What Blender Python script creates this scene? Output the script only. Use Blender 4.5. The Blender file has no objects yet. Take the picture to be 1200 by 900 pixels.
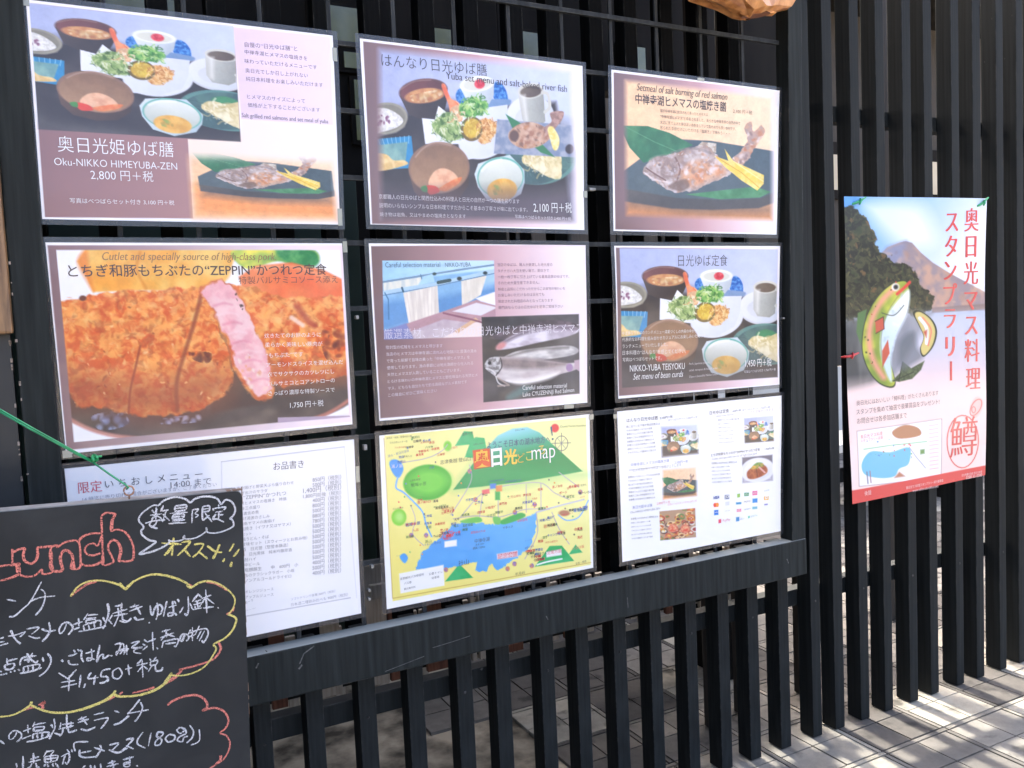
import bpy, bmesh, math, random
import numpy as np
from mathutils import Vector, Matrix

S = bpy.context.scene
C = S.collection
random.seed(7)
RNG = np.random.default_rng(7)

# ------------------------------------------------------------------ camera, sky, sun, exposure
F_PX, YAW, PITCH, ROLL = 979.84, 0.47201, -0.067187, -0.045691
CAM = np.array((-0.17567, -1.33899, -0.32851))
GROUND = -1.302

def cam_axes():
    cy, sy = math.cos(YAW), math.sin(YAW)
    f = np.array((sy, cy, 0.)); r = np.array((cy, -sy, 0.)); u = np.array((0., 0., 1.))
    cp, sp = math.cos(PITCH), math.sin(PITCH)
    f2 = f * cp + u * sp; u2 = u * cp - f * sp
    cr, sr = math.cos(ROLL), math.sin(ROLL)
    return r * cr + u2 * sr, u2 * cr - r * sr, f2
RX, UX, FX = cam_axes()

def at(px, py, y):
    """point of the plane Y=y seen at a pixel of the 1200x900 photograph (survey of the flat faces)"""
    d = FX * F_PX + RX * (px - 600) - UX * (py - 450)
    return CAM + d * ((y - CAM[1]) / d[1])

cam = bpy.data.cameras.new('camera'); co = bpy.data.objects.new('camera', cam); C.objects.link(co)
M = Matrix(((RX[0], UX[0], -FX[0], CAM[0]), (RX[1], UX[1], -FX[1], CAM[1]), (RX[2], UX[2], -FX[2], CAM[2]), (0, 0, 0, 1)))
co.matrix_world = M
cam.sensor_width = 36.0; cam.lens = 36.0 * F_PX / 1200.0
cam.clip_start = 0.02; cam.clip_end = 500
S.camera = co

SUN_EL, SUN_AZ = math.radians(50), math.radians(4)       # sun stands behind the fence, a little to the right
w = bpy.data.worlds.new('World'); S.world = w; w.use_nodes = True
nt = w.node_tree; bg = nt.nodes['Background']
sky = nt.nodes.new('ShaderNodeTexSky'); sky.sky_type = 'NISHITA'; sky.sun_disc = False
sky.sun_elevation = SUN_EL; sky.sun_rotation = SUN_AZ; sky.dust_density = 7.0; sky.air_density = 0.55; sky.ozone_density = 0.0
nt.links.new(sky.outputs[0], bg.inputs[0]); bg.inputs[1].default_value = 0.15
sl = bpy.data.lights.new('sun', 'SUN'); so = bpy.data.objects.new('sun', sl); C.objects.link(so)
sl.energy = 1.25; sl.angle = math.radians(2.0); sl.color = (1.0, 0.95, 0.86)
sdir = Vector((math.sin(SUN_AZ) * math.cos(SUN_EL), math.cos(SUN_AZ) * math.cos(SUN_EL), math.sin(SUN_EL)))
so.rotation_euler = (-sdir).to_track_quat('-Z', 'Y').to_euler(); so.location = (0, 0, 8)
S.view_settings.view_transform = 'Standard'; S.view_settings.look = 'None'
S.view_settings.gamma = 1.0; S.view_settings.exposure = 3.2; S.view_settings.use_curve_mapping = False
S.cycles.max_bounces = 8; S.cycles.transparent_max_bounces = 12

# ------------------------------------------------------------------ helpers
def tag(o, label=None, cat=None, group=None, kind=None):
    if label: o['label'] = label
    if cat: o['category'] = cat
    if group: o['group'] = group
    if kind: o['kind'] = kind
    return o

def thing(name, loc, label, cat, group=None):
    o = bpy.data.objects.new(name, None); C.objects.link(o); o.location = loc
    o.empty_display_size = 0.05
    return tag(o, label, cat, group)

def link(name, me, mats, parent=None):
    o = bpy.data.objects.new(name, me); C.objects.link(o)
    for m in (mats if isinstance(mats, (list, tuple)) else [mats]): me.materials.append(m)
    if parent:
        o.parent = parent
        o.matrix_parent_inverse = Matrix.Translation(parent.location).inverted()
    return o

def box_bm(bm, x0, x1, y0, y1, z0, z1, bev=0.0, shear=0.0):
    vs = [bm.verts.new((x + shear * (z - z0), y, z)) for x in (x0, x1) for y in (y0, y1) for z in (z0, z1)]
    fs = [(0, 1, 3, 2), (4, 6, 7, 5), (0, 4, 5, 1), (2, 3, 7, 6), (0, 2, 6, 4), (1, 5, 7, 3)]
    nf = [bm.faces.new([vs[i] for i in f]) for f in fs]
    if bev > 0:
        es = list({e for f in nf for e in f.edges})
        bmesh.ops.bevel(bm, geom=es, offset=bev, segments=2, affect='EDGES', profile=0.6)

def to_mesh(bm, name='m', smooth=False):
    bmesh.ops.recalc_face_normals(bm, faces=bm.faces[:])
    me = bpy.data.meshes.new(name); bm.to_mesh(me); bm.free()
    if smooth:
        for p in me.polygons: p.use_smooth = True
    return me

def box(name, x0, x1, y0, y1, z0, z1, mat, parent=None, bev=0.0015, shear=0.0):
    bm = bmesh.new(); box_bm(bm, x0, x1, y0, y1, z0, z1, bev, shear)
    return link(name, to_mesh(bm, name), mat, parent)

def tube_bm(bm, pts, r, n=8, cap=True):
    pts = [Vector(p) for p in pts]; rings = []
    rr = r if isinstance(r, (list, tuple)) else [r] * len(pts)
    for i, p in enumerate(pts):
        t = (pts[min(i + 1, len(pts) - 1)] - pts[max(i - 1, 0)]).normalized()
        a = t.cross(Vector((0, 0, 1)))
        if a.length < 1e-4: a = t.cross(Vector((0, 1, 0)))
        a.normalize(); b = t.cross(a)
        rings.append([bm.verts.new(p + (a * math.cos(k * 2 * math.pi / n) + b * math.sin(k * 2 * math.pi / n)) * rr[i]) for k in range(n)])
    for i in range(len(rings) - 1):
        for k in range(n):
            bm.faces.new((rings[i][k], rings[i][(k + 1) % n], rings[i + 1][(k + 1) % n], rings[i + 1][k]))
    if cap:
        bm.faces.new(rings[0]); bm.faces.new(rings[-1])

def catmull(pts, n=6, closed=False):
    P = np.array(pts, float); m = len(P); out = []
    if m < 3 and not closed: return [tuple(p) for p in P]
    rng = range(m if closed else m - 1)
    for i in rng:
        if closed: a, b, c, d = P[(i - 1) % m], P[i], P[(i + 1) % m], P[(i + 2) % m]
        else: a, b, c, d = P[max(i - 1, 0)], P[i], P[i + 1], P[min(i + 2, m - 1)]
        for k in range(n):
            t = k / n
            out.append(tuple(0.5 * ((2 * b) + (-a + c) * t + (2 * a - 5 * b + 4 * c - d) * t * t + (-a + 3 * b - 3 * c + d) * t ** 3)))
    if not closed: out.append(tuple(P[-1]))
    return out

# ------------------------------------------------------------------ materials
def new_mat(name):
    m = bpy.data.materials.new(name); m.use_nodes = True
    return m, m.node_tree.nodes, m.node_tree.links, m.node_tree.nodes['Principled BSDF']

def mat_noise(name, c1, c2, scale=20, rough=0.6, stretch=(1, 1, 1), bump=0.0, spec=0.5, coat=0.0, coatr=0.1, detail=5, lo=0.35, hi=0.65, bscale=None, metal=0.0):
    m, N, L, b = new_mat(name)
    tc = N.new('ShaderNodeTexCoord'); mp = N.new('ShaderNodeMapping'); mp.inputs['Scale'].default_value = stretch
    L.new(tc.outputs['Object'], mp.inputs[0])
    n = N.new('ShaderNodeTexNoise'); n.inputs['Scale'].default_value = scale; n.inputs['Detail'].default_value = detail
    L.new(mp.outputs[0], n.inputs['Vector'])
    r = N.new('ShaderNodeValToRGB'); r.color_ramp.elements[0].position = lo; r.color_ramp.elements[1].position = hi
    r.color_ramp.elements[0].color = (*c1, 1); r.color_ramp.elements[1].color = (*c2, 1)
    L.new(n.outputs['Fac'], r.inputs[0]); L.new(r.outputs[0], b.inputs['Base Color'])
    b.inputs['Roughness'].default_value = rough; b.inputs['Specular IOR Level'].default_value = spec
    b.inputs['Coat Weight'].default_value = coat; b.inputs['Coat Roughness'].default_value = coatr
    b.inputs['Metallic'].default_value = metal
    if bump:
        bp = N.new('ShaderNodeBump'); bp.inputs['Strength'].default_value = bump; bp.inputs['Distance'].default_value = 0.002
        if bscale:
            n2 = N.new('ShaderNodeTexNoise'); n2.inputs['Scale'].default_value = bscale; n2.inputs['Detail'].default_value = 4
            L.new(mp.outputs[0], n2.inputs['Vector']); L.new(n2.outputs['Fac'], bp.inputs['Height'])
        else: L.new(n.outputs['Fac'], bp.inputs['Height'])
        L.new(bp.outputs[0], b.inputs['Normal'])
    return m

def mat_black_wood(name, base, dusty, dust=0.5, spec=0.16):
    """dark stained timber: long grain, scuffs and chips, dust lying on faces that look up"""
    m, N, L, b = new_mat(name)
    tc = N.new('ShaderNodeTexCoord'); mp = N.new('ShaderNodeMapping'); mp.inputs['Scale'].default_value = (60, 60, 3)
    L.new(tc.outputs['Object'], mp.inputs[0])
    g = N.new('ShaderNodeTexNoise'); g.inputs['Scale'].default_value = 2.0; g.inputs['Detail'].default_value = 6; L.new(mp.outputs[0], g.inputs['Vector'])
    r = N.new('ShaderNodeValToRGB'); r.color_ramp.elements[0].position = 0.3; r.color_ramp.elements[1].position = 0.75
    r.color_ramp.elements[0].color = (*[c * 0.62 for c in base], 1); r.color_ramp.elements[1].color = (*[c * 1.45 for c in base], 1)
    L.new(g.outputs['Fac'], r.inputs[0])
    s = N.new('ShaderNodeTexNoise'); s.inputs['Scale'].default_value = 55; s.inputs['Detail'].default_value = 3; L.new(tc.outputs['Object'], s.inputs['Vector'])
    s2 = N.new('ShaderNodeTexNoise'); s2.inputs['Scale'].default_value = 4; s2.inputs['Detail'].default_value = 2; L.new(tc.outputs['Object'], s2.inputs['Vector'])
    mul = N.new('ShaderNodeMath'); mul.operation = 'MULTIPLY'; L.new(s.outputs['Fac'], mul.inputs[0]); L.new(s2.outputs['Fac'], mul.inputs[1])
    sr = N.new('ShaderNodeMapRange'); sr.inputs[1].default_value = 0.44; sr.inputs[2].default_value = 0.49; L.new(mul.outputs[0], sr.inputs[0])
    mx = N.new('ShaderNodeMix'); mx.data_type = 'RGBA'; L.new(sr.outputs[0], mx.inputs['Factor']); L.new(r.outputs[0], mx.inputs['A']); mx.inputs['B'].default_value = (0.11, 0.11, 0.105, 1)
    geo = N.new('ShaderNodeNewGeometry'); sep = N.new('ShaderNodeSeparateXYZ'); L.new(geo.outputs['Normal'], sep.inputs[0])
    up = N.new('ShaderNodeMapRange'); up.inputs[1].default_value = 0.5; up.inputs[2].default_value = 0.95; up.inputs[4].default_value = dust; L.new(sep.outputs['Z'], up.inputs[0])
    mx2 = N.new('ShaderNodeMix'); mx2.data_type = 'RGBA'; L.new(up.outputs[0], mx2.inputs['Factor']); L.new(mx.outputs['Result'], mx2.inputs['A']); mx2.inputs['B'].default_value = (*dusty, 1)
    bv = N.new('ShaderNodeBevel'); bv.inputs['Radius'].default_value = 0.004; bv.samples = 4
    dt = N.new('ShaderNodeVectorMath'); dt.operation = 'DOT_PRODUCT'; L.new(bv.outputs[0], dt.inputs[0]); L.new(geo.outputs['True Normal'], dt.inputs[1])
    ew = N.new('ShaderNodeMapRange'); ew.inputs[1].default_value = 0.96; ew.inputs[2].default_value = 0.80; L.new(dt.outputs['Value'], ew.inputs[0])
    wn = N.new('ShaderNodeTexNoise'); wn.inputs['Scale'].default_value = 28; wn.inputs['Detail'].default_value = 6; L.new(tc.outputs['Object'], wn.inputs['Vector'])
    wr = N.new('ShaderNodeMapRange'); wr.inputs[1].default_value = 0.46; wr.inputs[2].default_value = 0.66; wr.inputs[4].default_value = 0.8; L.new(wn.outputs['Fac'], wr.inputs[0])
    wm = N.new('ShaderNodeMath'); wm.operation = 'MULTIPLY'; L.new(ew.outputs[0], wm.inputs[0]); L.new(wr.outputs[0], wm.inputs[1])
    mx3 = N.new('ShaderNodeMix'); mx3.data_type = 'RGBA'; L.new(wm.outputs[0], mx3.inputs['Factor']); L.new(mx2.outputs['Result'], mx3.inputs['A']); mx3.inputs['B'].default_value = (0.13, 0.13, 0.12, 1)
    L.new(mx3.outputs['Result'], b.inputs['Base Color'])
    b.inputs['Roughness'].default_value = 0.7; b.inputs['Specular IOR Level'].default_value = spec
    bp = N.new('ShaderNodeBump'); bp.inputs['Strength'].default_value = 0.25; bp.inputs['Distance'].default_value = 0.0015
    L.new(g.outputs['Fac'], bp.inputs['Height']); L.new(bp.outputs[0], b.inputs['Normal'])
    return m

M_SLAT = mat_black_wood('black_stained_timber', (0.0130, 0.0155, 0.0158), (0.10, 0.10, 0.095))
M_FRAME = mat_black_wood('charcoal_painted_timber', (0.0168, 0.0202, 0.0196), (0.30, 0.32, 0.30), 0.9)
M_LATT = mat_black_wood('lattice_timber', (0.024, 0.027, 0.029), (0.09, 0.085, 0.075), 0.7)
M_BACK = mat_black_wood('shade_dark_timber', (0.006, 0.0066, 0.007), (0.03, 0.03, 0.03), 0.4, 0.02)  # black timber with the shade behind the lattice put into its colour
M_PANEL = mat_noise('black_panel_paint', (0.010, 0.0115, 0.0125), (0.016, 0.018, 0.019), 6, 0.5, bump=0.1, bscale=90)

def mat_print(name, coat=0.8, rough=0.45):
    m, N, L, b = new_mat(name)
    a = N.new('ShaderNodeVertexColor'); a.layer_name = 'print'
    L.new(a.outputs[0], b.inputs['Base Color'])
    b.inputs['Roughness'].default_value = rough; b.inputs['Specular IOR Level'].default_value = 0.2
    b.inputs['Coat Weight'].default_value = coat; b.inputs['Coat Roughness'].default_value = 0.12
    tc = N.new('ShaderNodeTexCoord'); n = N.new('ShaderNodeTexNoise'); n.inputs['Scale'].default_value = 6; n.inputs['Detail'].default_value = 3
    L.new(tc.outputs['Object'], n.inputs['Vector'])
    bp = N.new('ShaderNodeBump'); bp.inputs['Strength'].default_value = 0.35; bp.inputs['Distance'].default_value = 0.01
    L.new(n.outputs['Fac'], bp.inputs['Height']); L.new(bp.outputs[0], b.inputs['Coat Normal'])
    return m
M_PRINT = mat_print('laminated_print')
M_PRINT2 = mat_print('paper_print', 0.25, 0.45)

def mat_film(name, col, alpha):
    m, N, L, b = new_mat(name)
    b.inputs['Base Color'].default_value = (*col, 1); b.inputs['Alpha'].default_value = alpha
    b.inputs['Roughness'].default_value = 0.18; b.inputs['Coat Weight'].default_value = 1.0; b.inputs['Coat Roughness'].default_value = 0.08
    return m
M_FILM = mat_film('clear_laminate_film', (0.07, 0.07, 0.075), 0.35)
M_TAPE = mat_film('cloudy_tape', (0.42, 0.43, 0.35), 0.6)

INK = {}
def ink(col):
    """a flat printing ink from its 0-255 colour"""
    col = tuple(int(c) for c in col)
    if col not in INK:
        m, N, L, b = new_mat('ink_%02x%02x%02x' % col)
        b.inputs['Base Color'].default_value = (*(lin(np.array(col, float)) * PAPER), 1)
        b.inputs['Roughness'].default_value = 0.4; b.inputs['Coat Weight'].default_value = 0.8; b.inputs['Coat Roughness'].default_value = 0.12
        INK[col] = m
    return INK[col]

PAPER = 0.84
def lin(c):
    c = np.clip(np.asarray(c, float) / 255.0, 0, 1)
    return np.where(c <= 0.04045, c / 12.92, ((c + 0.055) / 1.055) ** 2.4)

# ------------------------------------------------------------------ painting printed pictures (surface pattern of the sheets)
def homography(src, dst):
    A = []
    for (x, y), (u, v) in zip(src, dst):
        A.append([x, y, 1, 0, 0, 0, -u * x, -u * y]); A.append([0, 0, 0, x, y, 1, -v * x, -v * y])
    h = np.linalg.solve(np.array(A, float), np.array(dst, float).ravel())
    return np.append(h, 1).reshape(3, 3)

def happly(H, x, y):
    d = H[2, 0] * x + H[2, 1] * y + H[2, 2]
    return (H[0, 0] * x + H[0, 1] * y + H[0, 2]) / d, (H[1, 0] * x + H[1, 1] * y + H[1, 2]) / d

def vnoise(x, y, seed=0):
    r = np.random.default_rng(seed).random((64, 64))
    xi = np.floor(x).astype(int); yi = np.floor(y).astype(int); fx = x - xi; fy = y - yi
    fx = fx * fx * (3 - 2 * fx); fy = fy * fy * (3 - 2 * fy)
    g = lambda i, j: r[i % 64, j % 64]
    return (g(xi, yi) * (1 - fx) + g(xi + 1, yi) * fx) * (1 - fy) + (g(xi, yi + 1) * (1 - fx) + g(xi + 1, yi + 1) * fx) * fy

def fbm(x, y, seed=0, o=3):
    s = 0; a = 0.5; t = 0
    for k in range(o):
        s = s + a * vnoise(x * 2 ** k + 13.7 * k, y * 2 ** k + 7.1 * k, seed + k); t += a; a *= 0.5
    return s / t

def sm(x, a, b):
    t = np.clip((x - a) / (b - a), 0, 1); return t * t * (3 - 2 * t)

class Art:
    def __init__(s, U, V, bg=(255, 255, 255)):
        s.U, s.V = U, V; s.c = np.empty(U.shape + (3,)); s.c[:] = bg
    def blend(s, a, col):
        s.c += a[..., None] * (np.asarray(col, float) - s.c)
    def mask(s, pts, soft=3.0, smooth=False):
        if smooth: pts = catmull(pts, 6, True)
        p = np.array(pts, float); U, V = s.U, s.V; out = np.zeros(U.shape)
        b = (U > p[:, 0].min() - soft) & (U < p[:, 0].max() + soft) & (V > p[:, 1].min() - soft) & (V < p[:, 1].max() + soft)
        if not b.any(): return out
        x, y = U[b], V[b]; ins = np.zeros(x.shape, bool); d = np.full(x.shape, 1e9)
        for (x0, y0), (x1, y1) in zip(p, np.roll(p, -1, 0)):
            if y0 != y1: ins ^= ((y0 > y) != (y1 > y)) & (x < (x1 - x0) * (y - y0) / (y1 - y0) + x0)
            L2 = (x1 - x0) ** 2 + (y1 - y0) ** 2 + 1e-9; t = np.clip(((x - x0) * (x1 - x0) + (y - y0) * (y1 - y0)) / L2, 0, 1)
            d = np.minimum(d, (x - x0 - t * (x1 - x0)) ** 2 + (y - y0 - t * (y1 - y0)) ** 2)
        sd = np.sqrt(d) * np.where(ins, 1, -1)
        out[b] = np.clip(0.5 + sd / soft, 0, 1); return out
    def tone(s, col, col2=None, sc=0, seed=0, c=0.5, wd=0.25, st=1.0, grad=None):
        """plain colour, two colours broken up by noise, or a colour running to another along a line"""
        if grad is not None:
            (x0, y0), (x1, y1) = grad; L2 = (x1 - x0) ** 2 + (y1 - y0) ** 2
            t = np.clip(((s.U - x0) * (x1 - x0) + (s.V - y0) * (y1 - y0)) / L2, 0, 1)[..., None]
            return np.array(col, float) * (1 - t) + np.array(col2, float) * t
        if col2 is None: return np.array(col, float)
        t = sm(fbm(s.U / sc, s.V / (sc * st), seed), c - wd, c + wd)[..., None]
        return np.array(col, float) * (1 - t) + np.array(col2, float) * t
    def poly(s, pts, col, col2=None, soft=5.0, smooth=False, a=1.0, **k):
        s.blend(s.mask(pts, soft, smooth) * a, s.tone(col, col2, **k))
    def ell(s, cx, cy, rx, ry, col, col2=None, rot=0, soft=5.0, a=1.0, **k):
        r = math.radians(rot); x = s.U - cx; y = s.V - cy
        X = (x * math.cos(r) + y * math.sin(r)) / rx; Y = (-x * math.sin(r) + y * math.cos(r)) / ry
        q = np.sqrt(X * X + Y * Y) + 1e-6
        s.blend(np.clip(0.5 + (1 - q) * min(rx, ry) / soft, 0, 1) * a, s.tone(col, col2, **k))
    def line(s, pts, wd, col, a=1.0, soft=2.5, smooth=False):
        if smooth: pts = catmull(pts, 6)
        q = np.array(pts, float); e = wd + soft
        bb = (s.U > q[:, 0].min() - e) & (s.U < q[:, 0].max() + e) & (s.V > q[:, 1].min() - e) & (s.V < q[:, 1].max() + e)
        if not bb.any(): return
        U, V = s.U[bb], s.V[bb]; d = np.full(U.shape, 1e9)
        for (x0, y0), (x1, y1) in zip(pts[:-1], pts[1:]):
            L2 = (x1 - x0) ** 2 + (y1 - y0) ** 2 + 1e-9; t = np.clip(((U - x0) * (x1 - x0) + (V - y0) * (y1 - y0)) / L2, 0, 1)
            d = np.minimum(d, (U - x0 - t * (x1 - x0)) ** 2 + (V - y0 - t * (y1 - y0)) ** 2)
        al = np.clip(0.5 + (wd / 2 - np.sqrt(d)) / soft, 0, 1) * a
        s.c[bb] += al[:, None] * (np.array(col, float) - s.c[bb])
    def ring(s, cx, cy, rx, ry, wd, col, a=1.0, rot=0):
        s.line([(cx + rx * math.cos(t) * math.cos(rot) - ry * math.sin(t) * math.sin(rot), cy + rx * math.cos(t) * math.sin(rot) + ry * math.sin(t) * math.cos(rot)) for t in np.linspace(0, 2 * math.pi, 28)], wd, col, a)
    def specks(s, pts, n, r0, r1, cols, seed, a=0.8):
        m = s.mask(pts, 1.0, True); g = np.random.default_rng(seed); p = np.array(pts, float)
        for i in range(n):
            cx = g.uniform(p[:, 0].min(), p[:, 0].max()); cy = g.uniform(p[:, 1].min(), p[:, 1].max())
            rx = g.uniform(r0, r1); ry = rx * g.uniform(0.4, 1.0); an = g.uniform(0, 3.14); col = cols[i % len(cols)]
            b = (np.abs(s.U - cx) < rx * 1.6 + 2) & (np.abs(s.V - cy) < rx * 1.6 + 2)
            if not b.any(): continue
            x = s.U[b] - cx; y = s.V[b] - cy
            q = np.sqrt(((x * math.cos(an) + y * math.sin(an)) / rx) ** 2 + ((-x * math.sin(an) + y * math.cos(an)) / ry) ** 2)
            al = np.clip(1.5 - 1.2 * q, 0, 1) * a * m[b]
            s.c[b] += al[:, None] * (np.array(col, float) - s.c[b])
    def frizz(s, box, n, cols, seed, ln=22, wd=5, a=.8):
        """short curled threads: batter, shredded leaves, noodles"""
        g = np.random.default_rng(seed); x0, y0, x1, y1 = box
        for k in range(n):
            t = g.uniform(0, 6.28); r = math.sqrt(g.uniform(0, 1))
            x = (x0 + x1) / 2 + r * math.cos(t) * (x1 - x0) / 2; y = (y0 + y1) / 2 + r * math.sin(t) * (y1 - y0) / 2
            d = g.uniform(0, 6.28); b = d + g.uniform(-1.4, 1.4); l = ln * g.uniform(.5, 1.2)
            s.line([(x, y), (x + l * .5 * math.cos(d), y + l * .5 * math.sin(d)), (x + l * .5 * (math.cos(d) + math.cos(b)), y + l * .5 * (math.sin(d) + math.sin(b)))], wd * g.uniform(.6, 1.2), cols[k % len(cols)], a, soft=4, smooth=True)
    def warped(s, amp, sc, seed=0):
        """the same picture seen through slightly wandering coordinates, for ragged natural outlines"""
        a = Art.__new__(Art); a.c = s.c
        a.U = s.U + amp * 2 * (fbm(s.U / sc, s.V / sc, seed + 50) - .5); a.V = s.V + amp * 2 * (fbm(s.U / sc, s.V / sc, seed + 60) - .5)
        return a
    def grain(s, sc, amt, seed=0):
        k = 1 + amt * (fbm(s.U / sc, s.V / sc, seed + 70, 4) - .5) * 2 + amt * .6 * (vnoise(s.U / sc * 5, s.V / sc * 5, seed + 71) - .5)
        wgt = 1 - np.clip((s.c.min(-1, keepdims=True) - 150) / 90, 0, 1) * .85
        s.c *= 1 + (k[..., None] - 1) * wgt; np.clip(s.c, 0, 255, out=s.c)
    def crust(s, pts, seed, soft=8, smooth=False, light=0.0):
        m = s.mask(pts, soft, smooth); U, V = s.U, s.V
        n = .45 * fbm(U / 60, V / 48, seed) + .55 * fbm(U / 22, V / 18, seed + 3)
        mix = lambda a, b, t: np.array(a, float) * (1 - t[..., None]) + (b if isinstance(b, np.ndarray) else np.array(b, float)) * t[..., None]
        c = mix((252, 164 + 14 * light, 80 + 20 * light), (226, 100, 46), sm(n, .34, .68))
        c = c * (1 - (.4 * sm(fbm(U / 24, V / 18, seed + 7), .5, .82))[..., None]) + np.array((253, 214, 142)) * (.4 * sm(fbm(U / 24, V / 18, seed + 7), .5, .82))[..., None]
        t = .42 * sm(fbm(U / 30, V / 24, seed + 11), .54, .8); c = c * (1 - t[..., None]) + np.array((158, 66, 36)) * t[..., None]
        s.blend(m, c)
    def paste(s, m, art):
        s.blend(m, art.c)

def affine(U, V, src, dst):
    A = np.array([[x, y, 1] for x, y in src], float); B = np.array(dst, float)
    X = np.linalg.lstsq(A, B, rcond=None)[0]
    return U * X[0, 0] + V * X[1, 0] + X[2, 0], U * X[0, 1] + V * X[1, 1] + X[2, 1]

# ------------------------------------------------------------------ the pictures printed on the sheets
def pic_meal(U, V, fish=False):
    """set meal in bowls on a dark table"""
    A = Art(U, V)
    A.blend(np.ones(U.shape), A.tone((172, 180, 216), (205, 214, 240), grad=((200, 60), (800, 330))))
    A.poly([(60, 330), (230, 318), (450, 322), (640, 330), (960, 345), (960, 900), (60, 900)], (88, 80, 80), (66, 58, 58), soft=22, sc=160, seed=3)
    A.poly([(60, 700), (960, 640), (960, 900), (60, 900)], (104, 98, 98), soft=120, a=0.5)
    for (x, y, rx, ry) in ((345, 330, 150, 40), (150, 388, 130, 34), (600, 505, 190, 62), (830, 452, 130, 40), (360, 680, 180, 60), (650, 716, 150, 44), (160, 536, 120, 26), (850, 660, 190, 50)): A.ell(x, y, rx, ry, (46, 40, 42), soft=70, a=.7)
    W = A.warped(11, 20, 3); W2 = A.warped(5, 30, 5)
    # dessert bowl on blue leaves
    A.ell(516, 275, 30, 34, (30, 96, 176), (90, 150, 215), sc=9, seed=5)
    A.ell(698, 287, 34, 56, (24, 92, 180), (92, 158, 224), rot=-12, sc=9, seed=6)
    A.poly([(560, 300), (735, 310), (720, 340), (620, 350)], (120, 150, 190), smooth=True, soft=8)
    A.poly([(512, 232), (678, 232), (668, 285), (640, 320), (570, 322), (532, 285)], (238, 243, 245), (188, 198, 206), soft=4, grad=((520, 230), (610, 330)))
    A.ell(596, 230, 82, 33, (243, 246, 246)); A.ell(596, 233, 68, 24, (222, 222, 208))
    A.ell(608, 232, 25, 20, (205, 44, 62), (236, 96, 104), sc=14, seed=2)
    # soup bowl
    A.poly([(222, 240), (240, 290), (252, 322), (300, 345), (380, 345), (425, 322), (444, 280), (452, 232)], (84, 70, 66), (50, 40, 38), soft=4, grad=((225, 240), (440, 340)))
    A.ell(337, 232, 116, 52, (104, 70, 66)); A.ell(337, 234, 107, 45, (124, 72, 70), (98, 58, 56), grad=((240, 200), (420, 260)))
    A.ell(340, 252, 94, 31, (196, 132, 84), (222, 164, 104), sc=30, seed=44); A.specks([(270, 245), (400, 235), (425, 255), (340, 280), (265, 262)], 36, 7, 17, [(226, 196, 140), (206, 160, 104), (184, 118, 78), (236, 214, 168)], 4)
    # rice bowl
    A.poly([(60, 330), (240, 335), (226, 372), (180, 392), (60, 400)], (118, 112, 104), soft=5)
    A.ell(140, 326, 106, 66, (158, 154, 136)); A.ell(138, 326, 96, 57, (138, 132, 116))
    A.poly([(60, 300), (120, 280), (180, 300), (222, 342), (190, 368), (120, 380), (60, 380)], (246, 244, 240), (214, 212, 206), smooth=True, sc=10, seed=8)
    A.specks([(90, 310), (150, 310), (160, 350), (90, 352)], 16, 5, 11, [(132, 84, 112), (170, 130, 150), (110, 64, 96)], 9)
    # coffee on its saucer
    A.ell(826, 392, 116, 84, (206, 208, 214)); A.ell(826, 386, 112, 80, (232, 234, 238), (206, 212, 222), grad=((740, 330), (900, 450)))
    A.ell(830, 396, 76, 46, (214, 217, 222))
    A.poly([(784, 280), (908, 280), (896, 420), (868, 440), (806, 434), (786, 400)], (206, 206, 198), (158, 160, 152), soft=4, grad=((790, 300), (900, 330)))
    A.ell(846, 286, 63, 33, (218, 217, 206)); A.ell(847, 290, 52, 24, (120, 106, 92), (92, 76, 64), grad=((800, 280), (890, 300)))
    A.line([(902, 300), (926, 310), (926, 362), (900, 382)], 15, (206, 206, 196), smooth=True)
    # tempura on paper
    A.ell(600, 452, 136, 88, (222, 226, 234), rot=-14)
    A.poly([(312, 344), (372, 356), (398, 302), (452, 352), (560, 334), (726, 332), (716, 420), (690, 486), (604, 532), (500, 538), (472, 470), (310, 452)], (240, 242, 248), (214, 219, 232), soft=3, grad=((380, 330), (640, 540)))
    A.poly([(426, 222), (444, 216), (462, 276), (494, 296), (508, 330), (486, 366), (452, 350), (446, 300)], (228, 110, 72), (245, 160, 110), smooth=True, sc=26, seed=12)
    A.poly([(456, 318), (512, 312), (500, 372), (452, 372)], (216, 170, 130), (236, 200, 150), smooth=True, sc=12, seed=14)
    gp = [(356, 388), (400, 342), (446, 332), (480, 372), (505, 426), (470, 452), (410, 444)]
    W.poly(gp, (116, 150, 80), (188, 204, 136), smooth=True, sc=15, seed=15, soft=10); W.specks(gp, 60, 6, 15, [(96, 136, 62), (206, 214, 158), (150, 176, 104), (70, 104, 50)], 16, 0.75)
    gp = [(488, 342), (520, 296), (566, 276), (604, 298), (636, 322), (600, 356), (536, 366)]
    W.poly(gp, (92, 164, 74), (176, 212, 112), smooth=True, sc=13, seed=17, soft=10); W.specks(gp, 50, 6, 16, [(70, 140, 56), (196, 220, 130), (120, 186, 88), (52, 112, 50)], 18, 0.75)
    gp = [(548, 400), (620, 372), (656, 414), (640, 462), (570, 474)]
    W.poly(gp, (220, 160, 88), (240, 196, 128), smooth=True, sc=9, seed=19, soft=10); W.specks(gp, 46, 4, 12, [(206, 138, 66), (250, 214, 150), (190, 120, 60)], 20, 0.8)
    A.ell(540, 414, 54, 50, (112, 92, 44), rot=-30); A.ell(542, 412, 44, 39, (226, 196, 70), (204, 164, 48), rot=-30, sc=18, seed=21)
    A.frizz((350, 330, 510, 460), 70, [(86, 120, 56), (206, 214, 160), (150, 178, 104), (232, 234, 206), (60, 90, 44), (176, 196, 120)], 41)
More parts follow.
